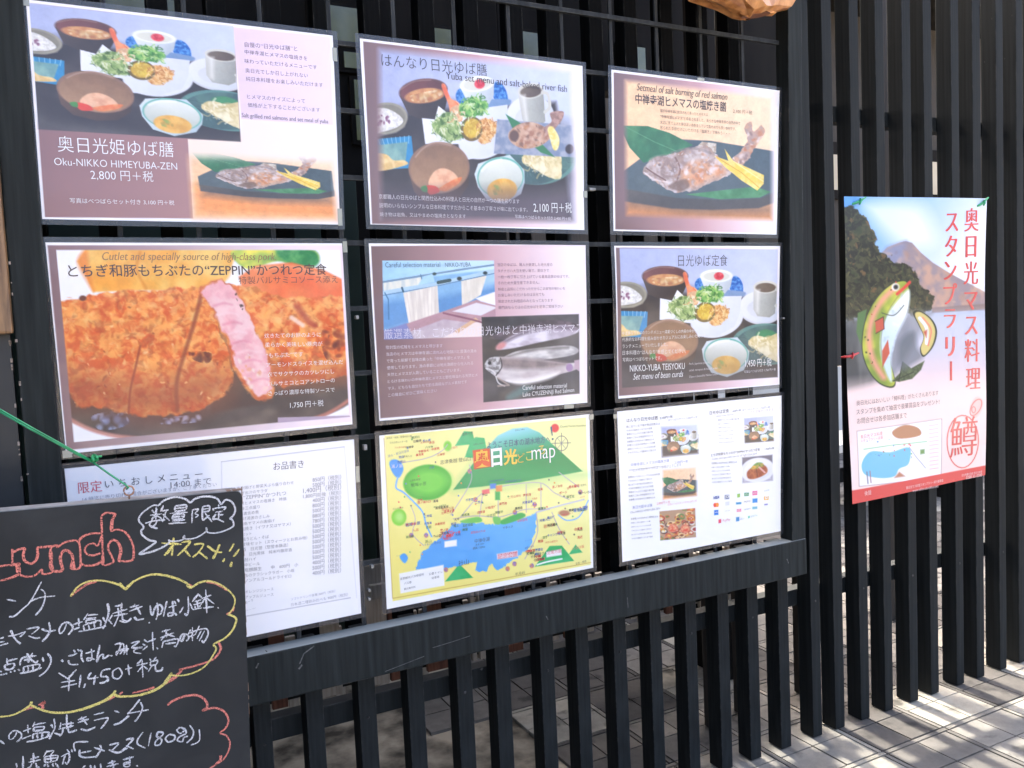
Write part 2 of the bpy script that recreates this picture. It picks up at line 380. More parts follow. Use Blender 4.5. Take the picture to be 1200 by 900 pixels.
    A.frizz((485, 275, 645, 372), 62, [(70, 140, 56), (196, 222, 132), (120, 190, 88), (226, 236, 190), (44, 104, 44)], 42, 20)
    A.frizz((560, 375, 660, 475), 52, [(206, 138, 66), (252, 222, 160), (234, 184, 108), (180, 112, 56)], 43, 24, 4)
    A.frizz((440, 330, 520, 390), 22, [(240, 206, 160), (226, 160, 110), (250, 230, 200)], 44, 18)
    A.frizz((500, 376, 584, 452), 10, [(240, 214, 110), (190, 146, 44)], 45, 24, 5, .5)
    # blue fan dish
    A.poly([(60, 406), (250, 412), (246, 500), (214, 542), (60, 532)], (52, 140, 192), soft=4)
    for k in range(9): A.line([(70 + k * 21, 410), (80 + k * 19, 440)], 4, (142, 200, 228), 0.8)
    A.poly([(60, 432), (228, 434), (206, 512), (60, 506)], (112, 158, 158), (140, 180, 172), soft=5, sc=40, seed=3)
    A.poly([(60, 470), (118, 474), (150, 502), (200, 508), (206, 528), (60, 536)], (226, 188, 118), (240, 212, 150), smooth=True, sc=18, seed=22)
    # stoneware bowl with vegetables
    A.poly([(214, 560), (504, 560), (490, 640), (440, 690), (360, 706), (270, 690), (226, 640)], (104, 80, 66), (74, 56, 48), soft=5, grad=((240, 560), (440, 700)))
    A.ell(360, 556, 146, 106, (146, 112, 92), rot=2); A.ell(360, 562, 137, 97, (140, 106, 80), (176, 138, 104), grad=((360, 470), (330, 650)))
    A.poly([(300, 620), (330, 572), (380, 560), (430, 586), (440, 622), (370, 640)], (226, 164, 128), (240, 190, 152), smooth=True, sc=24, seed=23)
    A.poly([(286, 624), (330, 628), (348, 652), (300, 660)], (226, 76, 56), smooth=True); A.poly([(262, 626), (288, 622), (290, 646), (268, 644)], (74, 140, 70), smooth=True)
    A.poly([(346, 640), (420, 612), (462, 606), (440, 632), (380, 654)], (232, 128, 76), (240, 160, 100), smooth=True, sc=18, seed=24)
    # glass plate with yuba
    A.ell(850, 574, 176, 104, (96, 140, 132)); A.ell(850, 576, 168, 96, (66, 94, 96), (84, 120, 112), rot=-8, sc=60, seed=27)
    A.poly([(800, 520), (850, 500), (900, 520), (880, 560), (820, 556)], (70, 140, 92), smooth=True, soft=10)
    A.frizz((680, 520, 1000, 640), 26, [(96, 140, 132), (50, 74, 80), (110, 150, 140)], 46, 60, 3, .35)
    yp = [(760, 566), (800, 530), (850, 540), (940, 524), (940, 650), (900, 662), (850, 636), (800, 600)]
    W2.poly(yp, (240, 228, 184), (206, 186, 128), smooth=True, sc=30, seed=28, soft=5); A.frizz((780, 540, 900, 640), 22, [(252, 244, 214), (204, 184, 126), (236, 222, 170)], 47, 44, 7, .6); A.specks(yp, 22, 10, 24, [(250, 242, 208), (216, 198, 142), (244, 232, 186)], 29, 0.7)
    # celadon bowl
    A.poly([(524, 600), (548, 560), (620, 546), (704, 540), (764, 610), (758, 660), (734, 704), (650, 738), (570, 716), (532, 654)], (218, 230, 236), (182, 200, 208), soft=4, grad=((540, 560), (720, 730)))
    A.ell(646, 626, 112, 82, (104, 178, 160)); A.ell(646, 628, 106, 76, (232, 236, 228), (188, 196, 184), grad=((646, 560), (640, 690)))
    A.ell(646, 678, 72, 46, (236, 186, 92), (224, 168, 74), sc=30, seed=25); A.specks([(600, 660), (640, 654), (650, 690), (606, 694)], 9, 7, 14, [(150, 170, 80), (180, 150, 70)], 26)
    A.line([(256, 500), (300, 468), (360, 452), (430, 470)], 6, (190, 160, 136), .6, soft=6, smooth=True); A.line([(232, 214), (300, 188), (380, 190)], 5, (170, 130, 120), .6, soft=5, smooth=True)
    A.line([(560, 590), (600, 566), (660, 556)], 10, (250, 252, 252), .7, soft=10, smooth=True); A.poly([(800, 300), (818, 300), (812, 420), (800, 410)], (236, 236, 230), soft=16, a=.7)
    A.grain(38, .06, 1)
    return A

def pic_fish(U, V):
    """salt grilled fish on a slate plate, peach background"""
    A = Art(U, V)
    A.blend(np.ones(U.shape), A.tone((253, 205, 158), (254, 222, 186), grad=((180, 480), (820, 160))))
    A.poly([(100, 640), (900, 690), (900, 900), (100, 900)], (250, 160, 90), soft=120)
    A.poly([(165, 620), (400, 690), (850, 700), (850, 760), (500, 770), (165, 730)], (120, 100, 88), soft=70, a=0.75)
    A.poly([(230, 500), (430, 408), (560, 414), (720, 440), (880, 466), (872, 668), (780, 700), (400, 682), (150, 640), (150, 560)], (70, 86, 94), (86, 98, 102), soft=5, sc=150, seed=1)
    A.poly([(150, 632), (400, 676), (620, 684), (790, 676), (874, 640), (872, 690), (780, 722), (560, 730), (380, 724), (150, 690)], (96, 90, 86), (78, 74, 74), soft=8, grad=((200, 640), (220, 720)))
    A.poly([(140, 345), (270, 347), (370, 378), (478, 434), (390, 474), (250, 516), (186, 446)], (50, 112, 74), (86, 146, 96), soft=4, sc=60, seed=2, st=2)
    A.line([(170, 352), (300, 420), (400, 462)], 4, (96, 158, 110), 0.7)
    A.poly([(440, 660), (760, 624), (836, 648), (784, 674), (600, 682)], (62, 124, 78), (84, 148, 98), soft=5, sc=40, seed=3)
    W = A.warped(9, 26, 4)
    body = [(246, 552), (272, 510), (318, 488), (400, 468), (470, 446), (540, 440), (590, 478), (642, 532), (646, 574), (590, 594), (520, 626), (450, 648), (380, 646), (330, 622), (282, 590)]
    tail = [(630, 540), (668, 490), (704, 452), (724, 410), (716, 352), (744, 326), (762, 372), (796, 340), (808, 372), (776, 430), (752, 474), (716, 520), (660, 560)]
    W.poly(tail, (206, 160, 128), (176, 150, 140), smooth=True, sc=22, seed=4); W.specks(tail, 40, 6, 18, [(232, 214, 206), (196, 124, 84), (130, 108, 104), (240, 228, 224)], 5, 0.65)
    A.poly([(490, 446), (520, 418), (586, 426), (584, 470), (540, 462)], (214, 206, 190), (170, 150, 130), sc=12, seed=6, soft=5)
    W.poly(body, (202, 186, 180), (164, 140, 128), smooth=True, sc=46, seed=7, soft=5)
    A.poly([(430, 540), (500, 506), (580, 520), (628, 556), (560, 592), (480, 622), (430, 600)], (208, 138, 92), (224, 176, 140), smooth=True, soft=30, sc=30, seed=8)
    W.specks(body, 120, 5, 20, [(232, 226, 230), (214, 206, 214), (178, 126, 96), (144, 122, 118), (240, 236, 238), (206, 158, 124)], 9, 0.55)
    A.poly([(282, 500), (350, 482), (396, 494), (404, 548), (372, 590), (320, 592), (276, 560)], (196, 178, 172), (152, 130, 122), smooth=True, soft=18, sc=20, seed=10)
    A.line([(262, 540), (300, 566), (350, 596)], 7, (112, 82, 76), 0.8, smooth=True); A.line([(252, 560), (300, 592), (360, 604)], 6, (236, 220, 214), 0.8, smooth=True)
    A.line([(396, 492), (418, 546), (398, 606)], 8, (118, 88, 78), 0.7, smooth=True); A.ell(322, 524, 15, 13, (206, 196, 192), soft=8); A.ell(324, 524, 8, 7, (120, 100, 96), soft=6); W.specks(body, 160, 4, 11, [(236, 230, 232), (150, 120, 108), (216, 170, 136), (190, 180, 180)], 19, .5)
    A.line([(380, 470), (470, 448), (560, 470)], 12, (126, 116, 112), 0.5, smooth=True); A.poly([(360, 622), (440, 590), (460, 622), (420, 646)], (120, 96, 84), smooth=True, soft=10, a=0.8)
    yp = [(576, 484), (640, 506), (624, 452), (664, 508), (736, 540), (804, 572), (802, 612), (772, 642), (700, 596), (622, 532)]
    A.poly(yp, (242, 204, 72), (250, 226, 130), soft=4, sc=26, seed=11); A.line([(590, 492), (700, 560), (780, 628)], 5, (210, 158, 40), 0.7); A.line([(664, 508), (740, 560), (800, 600)], 4, (252, 238, 170), 0.8)
    A.grain(30, .08, 2)
    return A

def pic_cutlet(U, V):
    """sliced pork cutlet close up on a dark sauced plate"""
    A = Art(U, V, (252, 250, 250))
    A.poly([(60, 560), (300, 600), (800, 560), (1160, 470), (1160, 600), (1050, 668), (880, 706), (640, 730), (420, 752), (300, 742), (200, 716), (110, 670)], (96, 82, 78), (74, 62, 60), smooth=True, soft=8, sc=120, seed=1)
    A.line([(110, 672), (200, 716), (300, 742), (420, 752)], 14, (206, 140, 126), 0.9, soft=8, smooth=True)
    A.line([(1160, 596), (1050, 664), (900, 702), (640, 730)], 12, (196, 120, 104), 0.9, soft=8, smooth=True)
    A.poly([(640, 730), (900, 704), (1140, 664), (1160, 690), (640, 760)], (226, 210, 222), soft=20, a=0.8)
    A.specks([(210, 670), (330, 650), (340, 700), (240, 720)], 26, 6, 20, [(156, 168, 200), (126, 140, 178), (90, 90, 110)], 2, 0.8)
    A.specks([(460, 680), (600, 664), (600, 690), (470, 700)], 16, 6, 16, [(150, 160, 196), (190, 196, 220)], 3, 0.8)
    A.poly([(156, 112), (188, 66), (720, 66), (716, 120), (690, 184), (570, 216), (430, 216), (214, 224), (186, 160)], (252, 196, 96), (250, 168, 62), smooth=False, soft=8, sc=90, seed=4)
    A.poly([(380, 66), (720, 66), (716, 120), (690, 184), (570, 216), (400, 208), (370, 130)], (252, 206, 112), (248, 176, 74), smooth=True, soft=16, sc=70, seed=5)
    A.poly([(156, 112), (190, 70), (200, 150), (216, 222), (188, 180)], (236, 130, 44), smooth=True, soft=18, a=0.8); A.line([(384, 80), (372, 140), (404, 210)], 9, (220, 130, 40), 0.6, soft=10, smooth=True)
    gp = [(712, 76), (830, 66), (1000, 70), (1026, 112), (980, 136), (880, 112), (770, 140)]
    A.poly(gp, (246, 232, 90), (60, 150, 80), sc=70, seed=6, smooth=True, soft=8); A.poly([(880, 66), (1004, 70), (1028, 114), (980, 140), (900, 110)], (44, 136, 76), (92, 170, 96), smooth=True, soft=14, sc=24, seed=7)
    A.poly([(740, 168), (800, 128), (930, 116), (1050, 146), (1150, 196), (1150, 270), (900, 262), (760, 240)], (242, 108, 58), (246, 140, 86), soft=8, sc=130, seed=8)
    A.line([(800, 140), (940, 132), (1080, 180)], 10, (250, 190, 150), 0.5, soft=14, smooth=True)
    W = A.warped(12, 26, 6); A.poly([(660, 330), (760, 330), (860, 560), (860, 620), (640, 660)], (86, 64, 58), soft=14)
    cr = [(244, 150, 62), (214, 92, 38), (250, 190, 106), (232, 122, 46), (190, 74, 34), (252, 176, 80), (238, 138, 70)]
    right = [(690, 196), (800, 208), (900, 244), (1160, 236), (1160, 520), (1010, 548), (900, 566), (846, 552), (820, 430), (760, 300)]
    W.crust(right, 21, light=.6); W.specks(right, 60, 5, 14, cr, 10, 0.45)
    A.poly([(840, 470), (1000, 500), (1160, 470), (1160, 545), (900, 580), (846, 560)], (170, 76, 44), soft=60, a=0.6)
    left = [(70, 268), (250, 228), (420, 214), (600, 206), (640, 240), (664, 330), (704, 440), (722, 520), (696, 592), (604, 642), (520, 668), (400, 672), (250, 642), (150, 632), (112, 560), (80, 420)]
    W.crust(left, 31, light=.3)
    W.specks(left, 120, 5, 16, cr, 12, 0.45)
    A.poly([(90, 500), (250, 520), (420, 540), (600, 500), (722, 500), (700, 600), (604, 650), (520, 676), (400, 680), (250, 650), (110, 640)], (150, 62, 40), soft=120, a=0.6)
    W.specks(left, 40, 4, 9, [(252, 206, 132), (140, 56, 36), (255, 220, 160)], 13, 0.6)
    A.line([(604, 236), (580, 330), (546, 440), (516, 548), (518, 650)], 14, (140, 62, 40), 0.7, soft=9, smooth=True)
    A.line([(384, 420), (366, 500), (348, 580), (342, 660)], 8, (150, 60, 36), 0.8, soft=6, smooth=True)
    A.specks([(560, 440), (640, 444), (630, 480), (580, 470)], 16, 6, 16, [(96, 44, 36), (130, 60, 40)], 14, 0.8); A.ell(176, 246, 13, 10, (110, 60, 44))
    W.poly([(600, 216), (642, 182), (704, 192), (744, 240), (796, 350), (838, 450), (858, 540), (860, 596), (800, 612), (730, 520), (684, 380), (636, 272)], (232, 150, 84), (206, 96, 56), soft=8, sc=24, seed=15, smooth=True)
    pk = [(608, 222), (646, 190), (700, 198), (742, 248), (798, 352), (838, 448), (856, 540), (848, 580), (800, 592), (742, 512), (696, 380), (644, 282)]
    W.poly(pk, (244, 176, 180), (252, 208, 206), smooth=True, soft=8, sc=34, seed=16)
    for k in range(9):
        y = 260 + k * 34; x = 650 + k * 17
        A.line([(x, y + 14), (x + 36, y + 4), (x + 66, y + 10)], 7, (255, 222, 222) if k % 2 else (232, 134, 152), 0.55, soft=9, smooth=True)
    A.specks([(730, 440), (760, 430), (850, 560), (820, 600), (770, 560)], 30, 6, 14, [(255, 214, 196), (240, 166, 130), (250, 230, 214)], 17, 0.7)
    A.specks([(724, 232), (740, 230), (770, 290), (756, 296)], 12, 5, 10, [(70, 50, 46)], 18, 0.9)
    A.line([(950, 276), (990, 330), (1010, 344)], 22, (176, 70, 50), 0.7, soft=14); A.line([(930, 316), (970, 344)], 16, (252, 214, 190), 0.9, soft=8)
    A.specks([(1040, 360), (1120, 370), (1110, 480), (1050, 460)], 26, 6, 18, [(140, 54, 36), (110, 50, 40)], 19, 0.6)
    A.grain(26, .05, 3)
    return A

def pic_yuba(U, V):
    """sheets of yuba hung on rods above wooden steam trays"""
    A = Art(U, V)
    A.blend(np.ones(U.shape), A.tone((166, 212, 240), (206, 234, 250), grad=((130, 200), (600, 150))))
    A.poly([(100, 240), (640, 180), (640, 520), (100, 520)], (136, 184, 222), (170, 208, 236), soft=10, sc=120, seed=1)
    A.poly([(100, 330), (420, 300), (640, 250), (640, 330), (100, 470)], (84, 138, 196), soft=40, a=0.7)
    A.poly([(114, 244), (290, 216), (300, 262), (118, 290)], (238, 236, 220), (206, 216, 214), soft=4, sc=12, seed=2, st=6)
    A.line([(112, 240), (285, 212), (470, 182), (622, 160)], 9, (120, 150, 176)); A.line([(285, 205), (300, 262)], 4, (84, 120, 150))
    A.poly([(300, 212), (340, 202), (350, 240), (272, 256)], (180, 220, 240), soft=5)
    A.poly([(470, 232), (588, 204), (560, 300), (524, 322), (474, 350)], (246, 240, 226), (228, 220, 204), soft=4, sc=14, seed=3, st=8)
    A.line([(112, 292), (200, 276), (360, 250), (622, 190)], 20, (180, 212, 232)); A.line([(112, 302), (360, 258), (622, 200)], 4, (90, 130, 166))
    A.line([(366, 242), (418, 232)], 16, (60, 84, 84)); A.line([(200, 266), (206, 284)], 9, (60, 96, 120)); A.ell(348, 202, 9, 7, (60, 80, 80)); A.ell(462, 224, 11, 9, (50, 60, 60)); A.ell(580, 198, 10, 8, (50, 66, 70))
    A.poly([(206, 290), (362, 256), (372, 424), (324, 448), (264, 466), (236, 462)], (248, 240, 226), (226, 216, 204), soft=4, sc=14, seed=4, st=9)
    for k in range(8): A.line([(222 + k * 19, 290 - k * 4), (246 + k * 15, 446 - k * 5)], 4, (214, 202, 192), 0.6, soft=5)
    A.line([(122, 290), (138, 320), (140, 412)], 6, (70, 120, 160), 0.9)
    A.poly([(210, 436), (400, 372), (540, 322), (640, 352), (640, 520), (210, 520)], (190, 150, 156), soft=5)
    A.poly([(236, 470), (390, 412), (520, 430), (400, 500), (250, 510)], (214, 200, 204), (196, 176, 186), soft=6, sc=40, seed=5)
    A.poly([(430, 376), (540, 336), (636, 358), (560, 396)], (232, 226, 232), soft=5); A.poly([(560, 396), (640, 366), (640, 420), (520, 402)], (190, 150, 160), soft=5)
    A.poly([(390, 494), (520, 430), (640, 400), (640, 520), (390, 520)], (246, 230, 224), soft=6); A.poly([(440, 466), (536, 404), (548, 416), (452, 478)], (226, 186, 150), soft=4)
    A.poly([(536, 316), (640, 280), (640, 352), (560, 330)], (248, 244, 250), soft=5); A.line([(390, 384), (520, 414), (640, 448)], 9, (150, 100, 116))
    A.poly([(100, 470), (220, 430), (260, 520), (100, 520)], (136, 140, 190), soft=8)
    A.grain(30, .05, 4)
    return A

def pic_salmon(U, V):
    """three fresh silver fish on a dark ground"""
    A = Art(U, V)
    A.blend(np.ones(U.shape), A.tone((62, 60, 62), (92, 88, 90), sc=120, seed=1))
    A.poly([(900, 380), (1020, 380), (1020, 800), (960, 800)], (108, 106, 110), soft=90, a=0.6)
    A.poly([(600, 500), (700, 452), (830, 420), (930, 418), (1000, 440), (900, 480), (760, 500)], (86, 78, 84), (126, 112, 120), smooth=True, sc=40, seed=2)
    A.poly([(630, 548), (680, 500), (760, 466), (860, 444), (960, 440), (1012, 462), (960, 490), (820, 520), (700, 546)], (186, 176, 190), (232, 226, 236), smooth=True, soft=6, sc=60, seed=3, st=.4)
    A.line([(650, 524), (760, 474), (880, 450), (1000, 456)], 16, (116, 104, 118), 0.8, soft=14, smooth=True); A.ell(652, 534, 26, 14, (206, 140, 140), rot=-30, soft=10)
    A.poly([(650, 600), (720, 560), (840, 542), (960, 532), (1010, 552), (980, 576), (860, 596), (720, 612)], (176, 172, 172), (228, 224, 220), smooth=True, soft=6, sc=60, seed=5, st=.4)
    A.line([(680, 584), (800, 552), (960, 542)], 12, (108, 104, 104), 0.7, soft=12, smooth=True)
    b = [(582, 624), (600, 592), (650, 584), (740, 588), (860, 600), (950, 612), (1006, 612), (1000, 640), (920, 664), (820, 694), (730, 704), (660, 690), (610, 660)]
    A.poly(b, (196, 182, 184), (222, 214, 212), smooth=True, soft=5, sc=70, seed=6, st=.4)
    A.poly([(640, 590), (780, 592), (950, 612), (900, 632), (760, 640), (660, 630)], (128, 116, 116), (156, 140, 138), smooth=True, soft=26, sc=40, seed=7)
    A.poly([(680, 690), (780, 684), (920, 650), (880, 682), (780, 706), (720, 706)], (248, 242, 236), smooth=True, soft=18)
    A.poly([(576, 626), (598, 590), (646, 588), (652, 630), (640, 662), (604, 656)], (206, 204, 204), (120, 116, 116), smooth=True, sc=12, seed=8); A.ell(600, 612, 8, 8, (40, 40, 44)); A.line([(584, 636), (620, 652), (640, 700), (670, 716)], 6, (226, 222, 220), 0.9, smooth=True)
    A.line([(650, 590), (656, 630), (630, 668)], 6, (70, 64, 66), 0.8, smooth=True); A.line([(640, 680), (690, 712), (640, 716)], 8, (190, 170, 160), 0.8, soft=6)
    A.ell(968, 632, 16, 18, (170, 140, 176)); A.poly([(990, 600), (1015, 596), (1015, 650), (990, 634)], (196, 170, 180), soft=6)
    A.poly([(680, 760), (760, 716), (800, 730), (700, 780)], (96, 136, 136), smooth=True, soft=20, a=0.7)
    A.grain(30, .05, 4)
    return A

def pic_snacks(U, V):
    """many small dishes crowded on a tray; coordinates 0..100"""
    A = Art(U, V, (186, 150, 120))
    g = np.random.default_rng(5)
    cols = [(226, 150, 70), (206, 96, 70), (246, 220, 170), (120, 70, 60), (236, 190, 90), (180, 60, 50), (110, 140, 80), (240, 236, 226), (90, 60, 70), (214, 130, 90)]
    for k in range(46):
        x, y = g.uniform(0, 100), g.uniform(0, 100); r = g.uniform(7, 14)
        A.ell(x, y, r, r * 0.8, cols[(k * 3) % 10], rot=g.uniform(0, 90), soft=3); A.ell(x, y, r * 0.68, r * 0.5, cols[(k * 7 + 2) % 10], cols[(k * 7 + 5) % 10], sc=4, seed=k, soft=3)
    for x, y in ((36, 62), (70, 68)):
        A.ell(x, y, 13, 15, (226, 120, 100)); A.ell(x, y, 10, 11, (240, 186, 140), (230, 90, 70), sc=5, seed=2)
    return A

def pic_plate(U, V):
    """cutlet on a round white plate; coordinates 0..100"""
    A = Art(U, V, (112, 108, 124))
    A.poly([(0, 70), (100, 60), (100, 100), (0, 100)], (214, 210, 222), soft=20)
    A.ell(50, 54, 56, 48, (238, 238, 240)); A.ell(50, 56, 44, 36, (250, 250, 250), (226, 226, 230), grad=((30, 30), (70, 90)))
    A.poly([(16, 58), (36, 40), (62, 32), (80, 46), (82, 66), (64, 80), (36, 88), (18, 82)], (196, 110, 66), (160, 78, 50), smooth=True, sc=10, seed=2)
    A.poly([(28, 48), (46, 26), (66, 28), (70, 40), (50, 48)], (236, 170, 70), (90, 150, 70), smooth=True, sc=8, seed=3); A.line([(56, 44), (74, 66)], 6, (236, 180, 170)); A.line([(46, 50), (50, 78)], 2, (110, 60, 40))
    return A

MEAL_SRC = [(335, 240), (840, 340), (640, 640), (360, 560), (540, 390), (190, 470)]

def art_oku(U, V):
    A = Art(U, V, (253, 250, 253))
    A.poly([(100, 10), (780, 87), (806, 476), (628, 468), (646, 731), (150, 727), (128, 434)], (146, 108, 108), (174, 130, 128), soft=2, grad=((130, 500), (640, 600)))
    A.poly([(780, 90), (1106, 124), (1114, 424), (806, 400)], (236, 212, 232), (246, 226, 244), soft=3, grad=((800, 250), (1100, 250)))
    A.poly([(806, 400), (1114, 420), (1128, 739), (646, 731), (628, 468), (806, 476)], (254, 232, 214), (252, 240, 232), soft=5, grad=((700, 480), (1000, 440)))
    fu, fv = affine(U, V, [(765, 598), (645, 510), (1030, 530), (1045, 625), (1105, 570), (680, 620)], [(300, 555), (165, 350), (765, 345), (790, 610), (850, 470), (165, 640)])
    f = pic_fish(fu, fv)
    m = A.mask([(630, 520), (1116, 540), (1128, 739), (646, 731)], 30); m *= sm(V - 0.02 * (U - 640), 480, 560)
    A.paste(m, f)
    mu, mv = affine(U, V, [(285, 105), (735, 220), (572, 395), (315, 310), (470, 215), (165, 235)], MEAL_SRC)
    A.paste(A.mask([(98, 10), (780, 87), (804, 476), (128, 434)], 2), pic_meal(mu, mv))
    return A

def mauve(A, quad):
    (ax, ay), (bx, by) = quad
    L = A.tone((122, 96, 96), (208, 164, 170), grad=((ax, ay), ((ax + bx) / 2 + 60, ay)))
    t = np.clip((A.U - (ax + (bx - ax) * 0.52)) / ((bx - ax) * 0.4), 0, 1)[..., None]
    return L * (1 - t) + np.array((252, 238, 244)) * t

def art_yuba_zen(U, V):
    A = Art(U, V, (254, 252, 254))
    A.blend(A.mask([(92, 66), (1014, 176), (1020, 856), (130, 836)], 3), mauve(A, ((90, 0), (1020, 0))))
    mu, mv = affine(U, V, [(350, 285), (812, 325), (665, 655), (430, 620), (500, 420), (240, 540)], [(335, 240), (846, 330), (646, 640), (360, 572), (520, 392), (180, 470)])
    m = A.mask([(160, 100), (970, 192), (985, 825), (170, 815)], 34)
    P = pic_meal(mu, mv)
    P.U, P.V = U, V
    P.poly([(655, 400), (970, 425), (990, 560), (640, 545)], (126, 140, 166), (166, 172, 188), soft=5, sc=26, seed=31)
    P.poly([(690, 378), (760, 420), (900, 560), (840, 540), (720, 440)], (60, 128, 82), soft=5)
    fb = [(702, 460), (740, 424), (800, 412), (860, 436), (884, 470), (840, 510), (770, 524), (716, 500)]
    P.poly(fb, (170, 120, 96), (206, 168, 140), smooth=True, sc=20, seed=32); P.specks(fb, 40, 5, 15, [(112, 84, 72), (222, 190, 166), (196, 140, 100)], 33, .6); P.ell(726, 470, 20, 24, (104, 78, 68), soft=8)
    P.poly([(850, 440), (884, 410), (880, 372), (934, 366), (930, 400), (905, 432), (880, 466)], (190, 150, 136), (150, 116, 104), smooth=True, sc=14, seed=34)
    P.poly([(868, 440), (890, 432), (918, 480), (912, 524), (894, 528), (880, 490)], (240, 216, 110), (250, 236, 170), smooth=True, sc=14, seed=35); P.ell(962, 525, 18, 20, (60, 50, 56), soft=6)
    P.poly([(165, 700), (985, 700), (985, 840), (165, 840)], (104, 92, 104), soft=90, a=0.75)
    A.paste(m, P)
    return A

def art_red_salmon(U, V):
    A = Art(U, V, (254, 252, 254))
    A.blend(A.mask([(112, 98), (862, 184), (846, 834), (120, 818)], 3), mauve(A, ((110, 0), (865, 0))))
    A.paste(A.mask([(166, 136), (842, 212), (840, 774), (172, 752)], 26), pic_fish(U, V))
    return A

def art_cutlet(U, V):
    A = Art(U, V, (254, 252, 254))
    A.poly([(48, 54), (1112, 54), (1144, 690), (118, 792)], (136, 104, 106), (250, 232, 240), soft=3, grad=((60, 0), (1000, 0)))
    A.paste(A.mask([(80, 71), (1104, 71), (1136, 668), (144, 764)], 3), pic_cutlet(U, V))
    A.poly([(880, 675), (1138, 668), (1140, 673), (880, 694)], (180, 160, 180), soft=3)
    return A

def art_material(U, V):
    A = Art(U, V, (254, 252, 254))
    A.blend(A.mask([(58, 72), (1042, 66), (1056, 786), (100, 862)], 3), mauve(A, ((60, 0), (1050, 0))))
    A.paste(A.mask([(110, 140), (620, 140), (630, 490), (118, 506)], 3), pic_yuba(U, V))
    A.paste(A.mask([(563, 402), (1010, 388), (1016, 750), (573, 790)], 4), pic_salmon(U, V))
    return A

def art_teisyoku(U, V):
    A = Art(U, V, (254, 252, 254))
    A.blend(A.mask([(92, 86), (908, 92), (908, 772), (108, 832)], 3), mauve(A, ((90, 0), (910, 0))))
    P = pic_meal(U, V)
    P.poly([(110, 600), (905, 640), (905, 900), (110, 900)], (106, 98, 98), soft=160, a=0.35)
    P.U, P.V = U, V
    A.paste(A.mask([(111, 90), (906, 96), (906, 738), (124, 792)], 4), P)
    return A

def art_pricelist(U, V):
    A = Art(U, V, (254, 253, 255))
    A.line([(710, 140), (1100, 92)], 2.2, (150, 150, 160), 0.7); A.line([(710, 140), (712, 260)], 2, (160, 160, 170), 0.5)
    A.line([(790, 634), (1120, 575)], 2.2, (150, 150, 160), 0.7); A.line([(1100, 92), (1140, 575)], 1.6, (180, 180, 190), 0.4)
    return A

